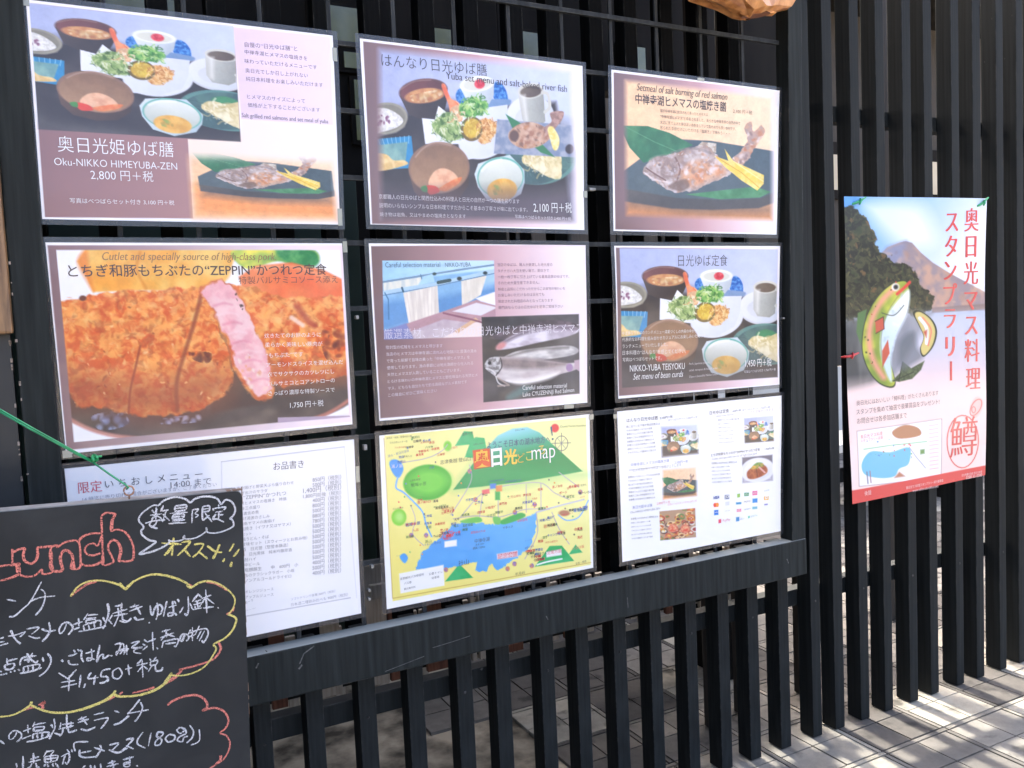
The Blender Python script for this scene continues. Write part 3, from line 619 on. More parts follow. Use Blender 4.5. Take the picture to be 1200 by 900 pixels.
def art_map(U, V):
    A = Art(U, V, (254, 254, 252))
    A.poly([(70, 140), (890, 66), (908, 664), (104, 812)], (250, 236, 130), (246, 246, 170), soft=4, grad=((300, 760), (700, 120)))
    A.line([(68, 150), (104, 800), (908, 655)], 3, (196, 160, 70), 0.8)
    # big mountain with a pale top, smaller hills
    A.poly([(350, 360), (440, 240), (530, 140), (590, 112), (650, 106), (700, 128), (876, 286), (620, 330)], (150, 224, 232), (10, 150, 78), soft=4, grad=((600, 118), (625, 230)))
    A.poly([(350, 360), (440, 240), (900, 300), (620, 340)], (70, 190, 110), soft=60, a=0.35)
    for pts in ([(356, 182), (392, 122), (426, 124), (440, 174)], [(396, 228), (420, 162), (440, 146), (476, 150), (486, 200), (440, 232)], [(316, 732), (374, 660), (430, 716)], [(680, 672), (740, 588), (790, 586), (840, 648)], [(818, 622), (846, 582), (874, 614)], [(450, 664), (468, 646), (488, 660)]):
        A.poly(pts, (36, 176, 96), (60, 190, 120), soft=3, sc=60, seed=3)
    A.ell(245, 330, 98, 72, (44, 170, 44), rot=-6, soft=6); A.ell(250, 330, 80, 54, (110, 214, 70), rot=-6, soft=40); A.ell(130, 472, 30, 34, (120, 212, 50), soft=6); A.ell(132, 470, 18, 20, (180, 236, 120), soft=20); A.ell(326, 182, 16, 20, (130, 214, 70), soft=6)
    # lake, small lakes and river
    A.warped(7, 13, 4).poly([(196, 684), (220, 620), (262, 580), (300, 546), (352, 500), (400, 490), (440, 494), (520, 500), (560, 494), (640, 474), (686, 454), (684, 520), (668, 574), (640, 610), (600, 640), (560, 668), (530, 690), (505, 660), (486, 690), (440, 690), (444, 650), (400, 662), (360, 670), (300, 684)], (104, 184, 242), (80, 166, 236), soft=4, sc=160, seed=4)
    A.poly([(90, 250), (112, 236), (140, 252), (146, 282), (128, 312), (104, 292)], (60, 156, 236), smooth=True); A.poly([(134, 628), (152, 618), (166, 636), (154, 658), (138, 644)], (70, 164, 238), smooth=True)
    A.line([(124, 310), (118, 352), (150, 372), (196, 416), (226, 452), (240, 500), (262, 550)], 7, (116, 184, 240), smooth=True); A.line([(686, 452), (740, 436), (800, 420), (880, 400)], 6, (196, 196, 214), smooth=True); A.line([(776, 462), (810, 484), (860, 470), (898, 404)], 5, (116, 180, 240), smooth=True)
    rd = (184, 170, 190)
    for pts in ([(140, 250), (240, 232), (300, 204), (326, 176)], [(340, 462), (420, 330), (416, 260)], [(380, 470), (466, 376), (560, 344), (700, 332), (760, 372), (820, 400)], [(350, 478), (440, 466), (540, 470), (640, 440), (740, 440)], [(180, 430), (196, 480), (186, 540), (230, 586)], [(686, 452), (690, 540), (640, 640)], [(750, 452), (780, 520), (820, 580)], [(780, 290), (860, 350)], [(456, 470), (470, 372)], [(532, 470), (532, 360)], [(646, 452), (646, 340)], [(706, 440), (706, 336)]):
        A.line(pts, 3.5, rd, 0.9, smooth=True)
    A.poly([(380, 486), (450, 470), (464, 490), (400, 496)], (110, 200, 90), smooth=True); A.poly([(540, 486), (620, 454), (640, 470), (560, 500)], (70, 180, 90), smooth=True); A.poly([(512, 470), (540, 474), (538, 500), (516, 496)], (120, 204, 100), smooth=True)
    A.poly([(520, 366), (540, 366), (540, 402), (520, 402)], (46, 176, 80)); A.line([(690, 664), (730, 652), (790, 640)], 6, (240, 250, 246), smooth=True)
    # title chips and small labels
    A.poly([(428, 200), (498, 190), (504, 266), (434, 278)], (228, 84, 40)); A.poly([(500, 200), (552, 196), (556, 258), (504, 266)], (90, 150, 110), a=.25)
    A.ell(763, 110, 16, 17, (230, 50, 60)); A.ring(790, 172, 26, 30, 2.5, (90, 90, 100)); A.line([(790, 130), (790, 214)], 2.2, (90, 90, 100)); A.line([(752, 172), (828, 170)], 2.2, (90, 90, 100)); A.line([(774, 152), (806, 192)], 1.8, (130, 130, 140)); A.line([(806, 152), (774, 192)], 1.8, (130, 130, 140))
    A.poly([(130, 700), (310, 664), (314, 748), (136, 780)], (253, 253, 250)); A.poly([(314, 570), (364, 562), (364, 588), (314, 594)], (252, 250, 250)); A.poly([(498, 336), (524, 334), (526, 354), (500, 356)], (60, 130, 210)); A.poly([(522, 344), (548, 342), (548, 366), (524, 368)], (240, 150, 80))
    A.poly([(466, 362), (496, 356), (498, 374), (468, 380)], (240, 110, 110)); A.poly([(726, 612), (788, 600), (790, 624), (728, 634)], (253, 248, 248)); A.poly([(526, 620), (610, 606), (612, 630), (528, 642)], (250, 225, 230)); A.ell(800, 455, 22, 12, (180, 120, 90), soft=6)
    g = np.random.default_rng(11)
    for k in range(42):
        x = g.uniform(110, 880); y = g.uniform(380, 640) if k % 3 else g.uniform(150, 460)
        if 250 < x < 660 and y > 500: continue
        if 360 < x < 860 and y < 320: continue
        col = [(230, 70, 80), (90, 180, 100), (240, 150, 60), (80, 120, 200), (90, 90, 90)][k % 5]
        A.ell(x, y, 3, 3.4, col, soft=2)
    for x, y in ((240, 545), (180, 545), (600, 452), (680, 420), (570, 680), (866, 370), (440, 400), (416, 285), (668, 668), (320, 684), (598, 660)):
        A.ell(x, y, 9, 10, (232, 150, 90), (120, 110, 190), sc=5, seed=x, soft=3)
    return A

def art_cards(U, V):
    A = Art(U, V, (254, 254, 255))
    def put(fn, quad, box, soft=6):
        x0, y0, x1, y1 = box
        pu, pv = affine(U, V, quad, [(x0, y0), (x1, y0), (x1, y1), (x0, y1)])
        A.paste(A.mask(quad, soft), fn(pu, pv))
    put(pic_meal, [(306, 208), (478, 196), (482, 336), (310, 354)], (100, 130, 930, 760), 14)
    put(pic_fish, [(312, 416), (472, 402), (476, 538), (316, 556)], (170, 200, 850, 770), 14)
    put(pic_snacks, [(298, 614), (470, 598), (474, 736), (302, 752)], (0, 0, 100, 100), 4)
    put(pic_meal, [(700, 166), (842, 152), (844, 276), (704, 286)], (100, 90, 905, 740), 8)
    put(pic_plate, [(692, 356), (838, 342), (842, 466), (696, 478)], (0, 0, 100, 100), 8)
    chips = [(570, 550, 28, 12, (250, 250, 252)), (622, 545, 22, 20, (120, 130, 160)), (678, 538, 14, 18, (150, 200, 90)), (716, 532, 22, 16, (60, 160, 100)), (756, 526, 24, 20, (240, 110, 160)), (570, 583, 22, 20, (246, 130, 90)), (624, 576, 20, 18, (225, 228, 235)), (678, 575, 24, 10, (80, 170, 220)), (757, 562, 24, 20, (30, 140, 220)), (811, 550, 22, 18, (248, 190, 70)), (571, 619, 20, 24, (20, 120, 220)), (680, 608, 22, 14, (240, 140, 170)), (756, 596, 24, 12, (120, 190, 210)), (588, 660, 13, 18, (230, 70, 100)), (674, 650, 16, 20, (60, 140, 200)), (728, 640, 8, 10, (90, 200, 170)), (810, 580, 16, 6, (120, 120, 190))]
    for x, y, wd, h, c in chips: A.poly([(x - wd / 2, y - h / 2 + 1), (x + wd / 2, y - h / 2 - 1), (x + wd / 2, y + h / 2 - 1), (x - wd / 2, y + h / 2 + 1)], c, soft=3)
    A.ell(565, 583, 8, 8, (232, 60, 50)); A.ell(576, 582, 8, 8, (246, 160, 50), a=.8)
    return A

def art_rally(U, V):
    """stamp rally poster: lake, mountain, drawn trout"""
    A = Art(U, V, (250, 222, 214))
    A.blend(np.ones(U.shape), A.tone((96, 160, 224), (238, 240, 250), grad=((90, 60), (380, 230))))
    A.poly([(120, 60), (260, 70), (300, 160), (230, 180), (150, 120)], (252, 252, 254), smooth=True, soft=50, a=0.7)
    A.poly([(60, 330), (460, 320), (460, 700), (60, 700)], (176, 190, 214), (250, 216, 210), soft=3, grad=((200, 345), (200, 585)))
    mt = [(130, 230), (162, 196), (180, 178), (210, 166), (228, 162), (244, 166), (268, 192), (300, 218), (346, 246), (388, 268), (440, 296), (440, 338), (130, 342)]
    A.poly(mt, (196, 158, 138), (150, 136, 142), soft=3, sc=26, seed=1); A.poly([(130, 230), (180, 178), (228, 162), (222, 206), (196, 240), (214, 290), (170, 330), (130, 342)], (132, 142, 176), soft=18, a=0.8); A.specks(mt, 60, 5, 16, [(214, 178, 150), (176, 136, 116), (130, 124, 140)], 2, 0.4)
    A.poly([(300, 336), (440, 326), (440, 342), (300, 350)], (140, 120, 116), soft=4)
    wood = [(60, 70), (92, 74), (120, 98), (136, 124), (150, 150), (156, 190), (190, 206), (226, 226), (262, 246), (276, 276), (300, 310), (300, 344), (240, 356), (60, 370)]
    W = A.warped(12, 14, 2); W.poly(wood, (34, 38, 28), (74, 74, 48), soft=5, sc=9, seed=3); W.specks(wood, 420, 2, 7, [(70, 76, 46), (30, 36, 28), (104, 98, 62), (120, 90, 56), (54, 64, 40)], 4, 0.75)
    A.poly([(60, 366), (240, 354), (300, 350), (260, 420), (200, 520), (60, 560)], (52, 58, 60), (96, 100, 100), soft=20, sc=30, seed=5, st=3, a=.9)
    A.poly([(190, 350), (330, 346), (440, 346), (440, 440), (260, 470), (160, 560)], (206, 208, 224), soft=30, a=.5)
    A.poly([(60, 545), (460, 520), (460, 900), (60, 900)], (251, 224, 216), soft=60)
    # trout
    body = [(236, 266), (214, 264), (188, 276), (158, 304), (130, 350), (116, 404), (116, 460), (134, 508), (160, 538), (190, 548), (202, 536), (196, 506), (190, 476), (196, 430), (214, 392), (234, 352), (244, 304)]
    A.poly([(104, 350), (128, 340), (120, 380), (112, 436), (100, 400)], (84, 120, 70), soft=3)
    A.poly(body, (44, 56, 36), soft=3, smooth=True)
    inn = [(x + (160 - x) * 0.045, y + (410 - y) * 0.03) for x, y in body]
    A.poly(inn, (196, 200, 74), (126, 150, 58), soft=3, smooth=True, sc=40, seed=6)
    A.line([(204, 282), (168, 318), (142, 366), (134, 420), (144, 474), (170, 520)], 15, (240, 158, 140), 0.85, soft=12, smooth=True)
    A.poly([(240, 290), (214, 312), (184, 352), (166, 400), (164, 456), (178, 510), (192, 530), (192, 470), (208, 410), (236, 350)], (206, 226, 238), (240, 246, 250), soft=8, smooth=True, grad=((170, 400), (230, 330)))
    A.specks([(190, 280), (216, 268), (150, 340), (136, 420), (150, 500), (124, 460), (122, 380)], 46, 2, 3.4, [(60, 70, 40), (190, 60, 50), (60, 70, 40)], 7, 0.95)
    W3 = A.warped(3, 9, 8); W3.specks([(210, 300), (236, 300), (214, 380), (190, 470), (170, 470), (172, 390)], 60, 3, 8, [(236, 242, 246), (178, 198, 214), (214, 226, 236)], 12, .5); A.line([(214, 300), (180, 356), (166, 420), (170, 490)], 3, (120, 130, 90), .5, smooth=True)
    A.ell(203, 282, 10, 10, (240, 240, 236)); A.ell(204, 282, 6, 6, (30, 30, 30)); A.line([(208, 300), (226, 284), (240, 270)], 8, (222, 70, 60), 0.95, soft=3, smooth=True); A.line([(168, 350), (200, 356), (226, 330)], 2.5, (70, 80, 60), 0.9, smooth=True)
    A.poly([(150, 372), (172, 360), (174, 392), (152, 404)], (196, 90, 66), soft=3); A.poly([(168, 450), (184, 420), (188, 456), (168, 494)], (196, 90, 66), soft=3); A.line([(150, 372), (172, 360), (174, 392), (152, 404)], 2, (60, 40, 36))
    A.poly([(192, 530), (214, 508), (222, 478), (244, 496), (280, 476), (270, 500), (246, 524), (212, 532)], (96, 112, 76), (60, 76, 50), soft=3, sc=8, seed=8); A.line([(196, 530), (250, 506)], 2, (30, 36, 26)); A.line([(210, 530), (222, 480)], 2, (30, 36, 26))
    A.poly([(214, 430), (250, 400), (262, 440), (276, 466), (250, 486), (216, 500)], (96, 104, 112), smooth=True, soft=16, a=.7)
    b2 = [(250, 350), (268, 344), (300, 366), (314, 398), (304, 438), (278, 466), (268, 446), (278, 414), (266, 384)]
    A.poly(b2, (44, 50, 34), soft=2, smooth=True); A.poly([(x + (284 - x) * .16, y + (404 - y) * .07) for x, y in b2], (214, 196, 120), soft=3, smooth=True); A.line([(268, 364), (286, 390), (286, 430)], 9, (230, 236, 244), 0.9, smooth=True); A.line([(276, 362), (298, 394), (290, 436)], 4, (232, 130, 110), 0.9, smooth=True); A.poly([(278, 400), (288, 394), (286, 416)], (196, 90, 66))
    # inset map, seal, foot band
    A.poly([(96, 662), (322, 630), (320, 786), (97, 808)], (252, 250, 248), soft=2); A.line([(96, 662), (322, 630), (320, 786), (97, 808), (96, 662)], 1.6, (180, 150, 150))
    A.poly([(106, 746), (130, 716), (180, 718), (232, 706), (230, 748), (204, 762), (190, 782), (150, 786), (112, 776)], (120, 196, 226), smooth=True, soft=2); A.poly([(188, 664), (222, 646), (258, 654), (262, 674), (206, 682)], (190, 136, 100), smooth=True, soft=3); A.poly([(190, 786), (204, 770), (220, 782)], (190, 130, 100)); A.line([(112, 710), (180, 700), (240, 694), (280, 690)], 2, (120, 190, 120)); A.line([(232, 704), (250, 730), (276, 760)], 1.6, (150, 150, 170)); A.poly([(262, 712), (274, 710), (274, 722), (262, 724)], (120, 160, 90)); A.specks([(112, 690), (240, 680), (250, 740), (120, 720)], 22, 1.5, 3.2, [(230, 80, 90), (90, 140, 200), (90, 160, 90)], 9, 0.9)
    for k in range(12): A.line([(288, 648 + k * 10.5), (312, 645 + k * 10.5)], 2, (226, 150, 150), .7)
    A.line([(118, 770), (120, 800)], 3, (120, 120, 140)); A.line([(126, 768), (128, 798)], 3, (160, 130, 140))
    A.ring(379, 691, 43, 70, 2.4, (216, 70, 60)); A.poly([(398, 600), (414, 572), (432, 580), (430, 606), (412, 628)], (250, 205, 195), smooth=True); A.ring(414, 600, 12, 24, 2, (216, 90, 80), rot=.5); A.ring(408, 606, 5, 8, 1.5, (216, 90, 80))
    A.poly([(60, 822), (460, 752), (460, 800), (60, 870)], (226, 82, 78), soft=2)
    return A

# ------------------------------------------------------------------ lettering: glyph outlines turned into flat meshes
class Glyphs:
    cache = {}
    @classmethod
    def prepare(cls, keys):
        keys = [k for k in dict.fromkeys(keys) if k not in cls.cache]
        objs = []
        for (t, shear, off) in keys:
            cu = bpy.data.curves.new('t', 'FONT'); cu.body = t; cu.resolution_u = 3; cu.fill_mode = 'FRONT'; cu.shear = shear; cu.offset = off
            o = bpy.data.objects.new('t', cu); C.objects.link(o); objs.append(o)
        bpy.context.view_layer.update(); dg = bpy.context.evaluated_depsgraph_get()
        for k, o in zip(keys, objs):
            me = o.evaluated_get(dg).to_mesh(); n = len(me.vertices)
            co_ = np.empty(n * 3); me.vertices.foreach_get('co', co_)
            cls.cache[k] = (co_.reshape(-1, 3)[:, :2].copy(), [tuple(p.vertices) for p in me.polygons])
            o.evaluated_get(dg).to_mesh_clear()
        for o in objs:
            cu = o.data; bpy.data.objects.remove(o); bpy.data.curves.remove(cu)

def tkey(e):
    o = e[6] if len(e) > 6 else {}
    return (e[4], o.get('it', 0.0), o.get('b', -0.008))

class Sheet:
    """a printed sheet hung on the plane y=y0: uv (v downwards) to the world, and survey pixels of a zoom to uv"""
    def __init__(s, px, wc, y0, zoom, bow=0.0015, seed=0):
        s.H = homography(px, [(0, 0), (1, 0), (1, 1), (0, 1)]); s.Hi = np.linalg.inv(s.H)
        s.wc = np.array(wc); s.y0 = y0; s.zoom = zoom; s.bow = bow; s.ph = np.random.default_rng(seed).uniform(0, 6, 4)
        s.W = np.linalg.norm(s.wc[1] - s.wc[0]); s.Hh = np.linalg.norm(s.wc[3] - s.wc[0])
    def uv(s, x, y):
        ox, oy, k = s.zoom
        return happly(s.H, ox + np.asarray(x, float) / k, oy + np.asarray(y, float) / k)
    def design(s, u, v):
        ox, oy, k = s.zoom; x, y = happly(s.Hi, u, v)
        return (x - ox) * k, (y - oy) * k
    def world(s, u, v, lift=0.0):
        a, b, c, d = s.wc
        u = np.asarray(u, float); v = np.asarray(v, float)
        P = (a * ((1 - u) * (1 - v))[..., None] + b * (u * (1 - v))[..., None] + c * (u * v)[..., None] + d * ((1 - u) * v)[..., None])
        y = s.y0 - lift + s.bow * (np.sin(3.2 * u + s.ph[0]) * np.cos(2.6 * v + s.ph[1]) + 0.6 * np.sin(6.1 * v + s.ph[2] + 2 * u))
        return np.stack([P[..., 0], y, P[..., 1]], -1)

def grid_mesh(name, sh, nu, nv, art):
    u, v = np.meshgrid(np.linspace(0, 1, nu), np.linspace(0, 1, nv))
    U, V = sh.design(u, v); A = art(U, V)
    wp = sh.world(u, v).reshape(-1, 3)
    idx = np.arange(nu * nv).reshape(nv, nu)
    q = np.stack([idx[:-1, :-1], idx[1:, :-1], idx[1:, 1:], idx[:-1, 1:]], -1).reshape(-1, 4)
    me = bpy.data.meshes.new(name); me.vertices.add(len(wp)); me.vertices.foreach_set('co', wp.ravel())
    me.loops.add(q.size); me.loops.foreach_set('vertex_index', q.ravel().astype(np.int32))
    me.polygons.add(len(q)); me.polygons.foreach_set('loop_start', np.arange(0, q.size, 4, dtype=np.int32)); me.polygons.foreach_set('loop_total', np.full(len(q), 4, np.int32))
    me.update(calc_edges=True)
    ca = me.color_attributes.new('print', 'FLOAT_COLOR', 'POINT')
    col = np.ones((len(wp), 4)); col[:, :3] = (lin(A.c) * PAPER).reshape(-1, 3)
    ca.data.foreach_set('color', col.ravel().astype(np.float32))
    me.polygons.foreach_set('use_smooth', np.ones(len(q), bool))
    return me

def text_blocks(sh, entries, gap):
    """lines that stand together make one block of lettering"""
    bx = []
    for e in entries:
        (u0, v0), (u1, v1) = sh.uv(e[0], e[1]), sh.uv(e[2], e[3]); h = .008
        bx.append((min(u0, u1) * sh.W - gap, max(u0, u1) * sh.W + gap, min(v0, v1) * sh.Hh - h - gap, max(v0, v1) * sh.Hh + gap))
    par = list(range(len(bx)))
    def find(a):
        while par[a] != a: a = par[a]
        return a
    for i in range(len(bx)):
        for j in range(i):
            a, b = bx[i], bx[j]
            if a[0] < b[1] and b[0] < a[1] and a[2] < b[3] and b[2] < a[3]: par[find(i)] = find(j)
    out = {}
    for i, e in enumerate(entries): out.setdefault(find(i), []).append(e)
    return list(out.values())

def letter_mesh(name, sh, entries):
    V = []; F = []; MI = []; cols = []
    for e in entries:
        x0, y0, x1, y1, t, col = e[:6]; o = e[6] if len(e) > 6 else {}
        co_, faces = Glyphs.cache[tkey(e)]
        if not len(co_): continue
        if col not in cols: cols.append(col)
        (u0, v0), (u1, v1) = sh.uv(x0, y0), sh.uv(x1, y1)
        p0 = np.array((u0 * sh.W, -v0 * sh.Hh)); p1 = np.array((u1 * sh.W, -v1 * sh.Hh)); d = p1 - p0; L = np.linalg.norm(d)
        xm, xM = co_[:, 0].min(), co_[:, 0].max()
        if o.get('rot'):                                     # long vowel bar in upright writing
            ym, yM = co_[:, 1].min(), co_[:, 1].max(); c2 = np.stack([(xm + xM) / 2 + (co_[:, 1] - (ym + yM) / 2), 0.38 + (co_[:, 0] - (xm + xM) / 2)], -1)
        else: c2 = co_
        if o.get('em'):                                      # one sign centred on p0..p1, em = its box
            k = L / 1.0; n = np.array((-d[1], d[0])) / L; m = (p0 + p1) / 2
            cx = (c2[:, 0].min() + c2[:, 0].max()) / 2
            pos = m + (c2[:, :1] - cx) * d / L * L / o['em'] + c2[:, 1:] * n * (L / o['em']) * o.get('hs', 1.0)
        else:
            k = L / max(xM - xm, 1e-6); n = np.array((-d[1], d[0])) / L
            pos = p0 + (co_[:, :1] - xm) / max(xM - xm, 1e-6) * d + co_[:, 1:] * n * k * o.get('hs', 1.0)
        reps = [(0, 0)]
        if o.get('serif'): reps = [(-o['serif'], 0), (o['serif'], 1)] + ([(0, 2)] if o['serif'] > .02 else [])
        for sx, ri in reps:
            q = pos + d / L * (L / max(xM - xm, 1e-6)) * sx
            w_ = sh.world(q[:, 0] / sh.W, -q[:, 1] / sh.Hh, 0.0006 + 0.00006 * ri + 0.00002 * (len(MI) % 7))
            b0 = len(V); V.extend(map(tuple, w_)); F.extend([tuple(i + b0 for i in f) for f in faces]); MI.extend([cols.index(col)] * len(faces))
    me = bpy.data.meshes.new(name); me.from_pydata(V, [], F)
    me.polygons.foreach_set('material_index', np.array(MI, np.int32))
    return me, [ink(c) for c in cols]

def margin_mesh(sh, m=0.0075, n=24):
    """the clear rim of the lamination round the paper"""
    V = []; F = []
    per = [(t, 0) for t in np.linspace(0, 1, n)] + [(1, t) for t in np.linspace(0, 1, n)][1:] + [(t, 1) for t in np.linspace(1, 0, n)][1:] + [(0, t) for t in np.linspace(1, 0, n)][1:-1]
    mu, mv = m / sh.W, m / sh.Hh
    for u, v in per:
        iu, iv = 0.001 + u * 0.998, 0.001 + v * 0.998
        ou = -mu if u == 0 else 1 + mu if u == 1 else u; ov = -mv if v == 0 else 1 + mv if v == 1 else v
        for uu, vv, l in ((iu, iv, 0.0003), (ou, ov, 0.0003), (ou, ov, -0.0001), (iu, iv, -0.0001)): V.append(tuple(sh.world(uu, vv, l)))
    k = len(per)
    for i in range(k):
        j = (i + 1) % k
        for a in range(4):
            b = (a + 1) % 4; F.append((i * 4 + a, i * 4 + b, j * 4 + b, j * 4 + a))
    me = bpy.data.meshes.new('laminate_rim'); me.from_pydata(V, [], F); return me

DK = (66, 58, 64); WH = (250, 250, 250); GR = (96, 92, 100); BR = (84, 60, 50)
I = {'it': 0.25, 'serif': 0.012}
SE = {'serif': 0.012}
T1 = [(818, 156, 995, 171, '自慢の“日光ゆば膳”と', GR), (818, 180, 1028, 203, '中禅寺湖ヒメマスの塩焼きを', GR), (818, 211, 1060, 233, '味わっていただけるメニューです', GR), (820, 243, 1030, 261, '奥日光でしか召し上がれない', GR), (822, 271, 1080, 293, '純日本料理をお楽しみいただけます', GR),
      (826, 331, 1020, 347, 'ヒメマスのサイズによって', GR), (828, 359, 1070, 377, '価格が上下することがございます', GR), (808, 394, 1098, 416, 'Salt grilled red salmons and set meal of yuba', GR, {'serif': .01, 'hs': 1.25}),
      (194, 505, 580, 524, '奥日光姫ゆば膳', WH, {'hs': 1.1}), (182, 554, 592, 570, 'Oku-NIKKO HIMEYUBA-ZEN', WH, {'hs': 1.15}), (303, 600, 512, 607, '2,800 円＋税', WH, {'hs': 1.1}), (234, 679, 582, 686, '写真はべつばらセット付き 3,100 円＋税', WH)]
T2 = [(170, 168, 612, 212, 'はんなり日光ゆば膳', DK, {'hs': 1.05}), (440, 228, 950, 284, 'Yuba set menu and salt-baked river fish', DK, {'serif': .01, 'hs': 1.15}),
      (158, 732, 750, 752, '京都職人の日光ゆばと関西仕込みの料理人と日光の自然が一つの膳を彩ります', (222, 214, 218), {'hs': 1.15}), (160, 768, 785, 786, '説明のいらないシンプルな日本料理ですだからこそ基本の丁寧さが味に出ています。', (222, 214, 218), {'hs': 1.15}), (162, 804, 524, 812, '焼き物は岩魚、又はやまめの塩焼きとなります', (222, 214, 218)),
      (810, 786, 972, 788, '2,100 円＋税', WH, {'hs': 1.35}), (732, 812, 968, 822, '写真はべつばらセット付き 2,400 円＋税', (236, 230, 236))]
T3 = [(218, 182, 634, 226, 'Setmeal of salt burning of red salmon', BR, {'it': .25, 'serif': .012, 'hs': 1.3}), (212, 240, 630, 276, '中禅寺湖ヒメマスの塩焼き膳', (60, 42, 36), {'b': .012, 'hs': 1.2}), (662, 284, 750, 292, '2,100 円＋税', BR),
      (326, 282, 545, 300, '鱒が中禅寺湖に放流されて育ったヒメマスは', BR, {'hs': 1.2}), (326, 309, 695, 340, '“中禅寺湖ヒメマス”と命名されました。清らかな中禅寺湖の自然の中で', BR, {'hs': 1.15}), (326, 336, 675, 366, '大切に育て上げた身は淡い赤色をしていて脂ののりも良い食材です。', BR, {'hs': 1.15}), (326, 361, 645, 388, '限られた季節だけにいただける「塩焼き」で味わう・・・', BR, {'hs': 1.15})]
T4 = [(248, 108, 874, 108, 'Cutlet and specially source of high-class pork.', (150, 108, 60), {'it': .25, 'serif': .01, 'hs': 1.25}), (124, 166, 1056, 158, 'とちぎ和豚もちぶたの“ZEPPIN”かつれつ定食', (70, 46, 40), {'hs': 1.05, 'b': .006}), (740, 193, 1096, 188, '特製バルサミコソース添え', (96, 56, 48)),
      (832, 389, 1034, 384, '炊きたてのお餅のように', WH), (834, 422, 1040, 417, '柔らかく美味しい豚肉が', WH), (838, 460, 970, 455, '“もちぶた”です', WH), (838, 494, 1114, 482, 'アーモンドスライスを混ぜ込んだ', WH), (842, 528, 1082, 516, '衣でサクサクのカツレツにし', WH), (844, 562, 1084, 548, 'バルサミコとコアントローの', WH), (846, 596, 1084, 582, 'さっぱり濃厚な特製ソースで', WH), (924, 640, 1044, 632, '1,750 円＋税', WH, {'hs': 1.1})]
T5 = [(124, 172, 374, 170, 'Careful selection material', (50, 70, 100), {'hs': 1.3}), (396, 170, 514, 168, 'NIKKO-YUBA', (50, 70, 100), {'hs': 1.3}), (118, 500, 1024, 468, '厳選素材、こだわりの日光ゆばと中禅寺湖ヒメマス', (240, 234, 242), {'hs': 1.1, 'b': -.014}),
      (752, 734, 956, 722, 'Careful selection material', WH, {'hs': 1.25}), (754, 764, 990, 742, 'Lake CYUZENNJI Red Salmon', WH, {'hs': 1.25})]
for k, t in enumerate(['当店のゆばは、職人が厳選した地元産の', 'タチナガハ大豆を使い竈で、薪炊きで', '一枚一枚丁寧に引き上げている最高品質のゆばです。', 'そのため大量生産できません。', '鮮度と品質にこだわっただからこの本物の味わいを', 'お楽しみいただけるのは日光でも', '限定された料理店のみとなっております', '専門店ならではの日光ゆばを是非ご賞味下さい']):
    xe = [888, 872, 966, 828, 946, 850, 890, 936][k]; T5.append((636 + k * .6, 166 + k * 28.4, xe, 165 + k * 27.6, t, (120, 96, 108)))
for k, t in enumerate(['陸封型の紅鮭をヒメマスと呼びます', '当店のヒメマスは中禅寺湖に流れ込む地獄川と菖蒲の清水', 'で育った新鮮で旨味の乗った「中禅寺湖ヒメマス」を', '使用しております。漁の季節には地元漁師から仕入れる', '天然ヒメマスが入荷していることもございます。', 'とろける味わいの中禅寺湖ヒメマスと野性味溢れる天然ヒメ', 'マス、どちらも自分たちで釣る高級なグルメ素材です', 'この機会にぜひご賞味ください']):
    xe = [384, 540, 508, 524, 468, 544, 496, 358][k]; T5.append((126 + k * 1.4, 548 + k * 31, xe, 546 + k * 31 - (xe - 126) * (.025 + .009 * k), t, (238, 226, 234)))
T6 = [(402, 178, 650, 176, '日光ゆば定食', DK, {'hs': 1.15}), (162, 712, 436, 698, 'NIKKO-YUBA TEISYOKU', WH, {'hs': 1.45}), (178, 752, 428, 736, 'Set menu of bean curds', WH, {'it': .3, 'hs': 1.35}), (742, 686, 874, 680, '1,450 円＋税', WH, {'hs': 1.35}), (735, 718, 895, 704, '写真はべつばら付き 1,750 円＋税', (225, 220, 225)),
      (458, 678, 560, 670, 'Pork, Japanese pickles', (206, 200, 204)), (458, 710, 600, 698, 'salad, tempura & boiled yuba', (206, 200, 204)), (458, 742, 600, 728, 'Open a beautiful Nikko lunch', (206, 200, 204))]
for k, (t, xe) in enumerate([('ゆば膳ならではのランチメニュー湯葉づくしの内容の中から', 496), ('代表的なお料理を組み合わせカジュアルにお楽しみいただける', 542), ('ランチメニューでいたしました。', 350), ('日本料理の“はんなり”を感じてください。', 442), ('写真はべつばらセットです。', 320)]):
    T6.append((122 + k, 527 + k * 33.5, xe, 515 + k * 34 - (10 if k == 1 else 0), t, (238, 234, 230), {'hs': 1.1}))
RD = (214, 64, 76)
T7 = [(252, 240, 328, 232, '限定', (226, 96, 110), {'serif': .01, 'hs': 1.1}), (338, 224, 650, 190, 'い ち お し メ ニ ュ ー', GR, {'serif': .006, 'hs': 1.0}), (548, 224, 678, 211, '14:00 まで', GR, {'hs': .9}), (265, 268, 695, 218, '14 時迄に売り切れる場合がございますが、ご了承ください', (150, 150, 160)), (876, 166, 972, 157, 'お品書き', GR, {'serif': .01, 'hs': 1.1})]
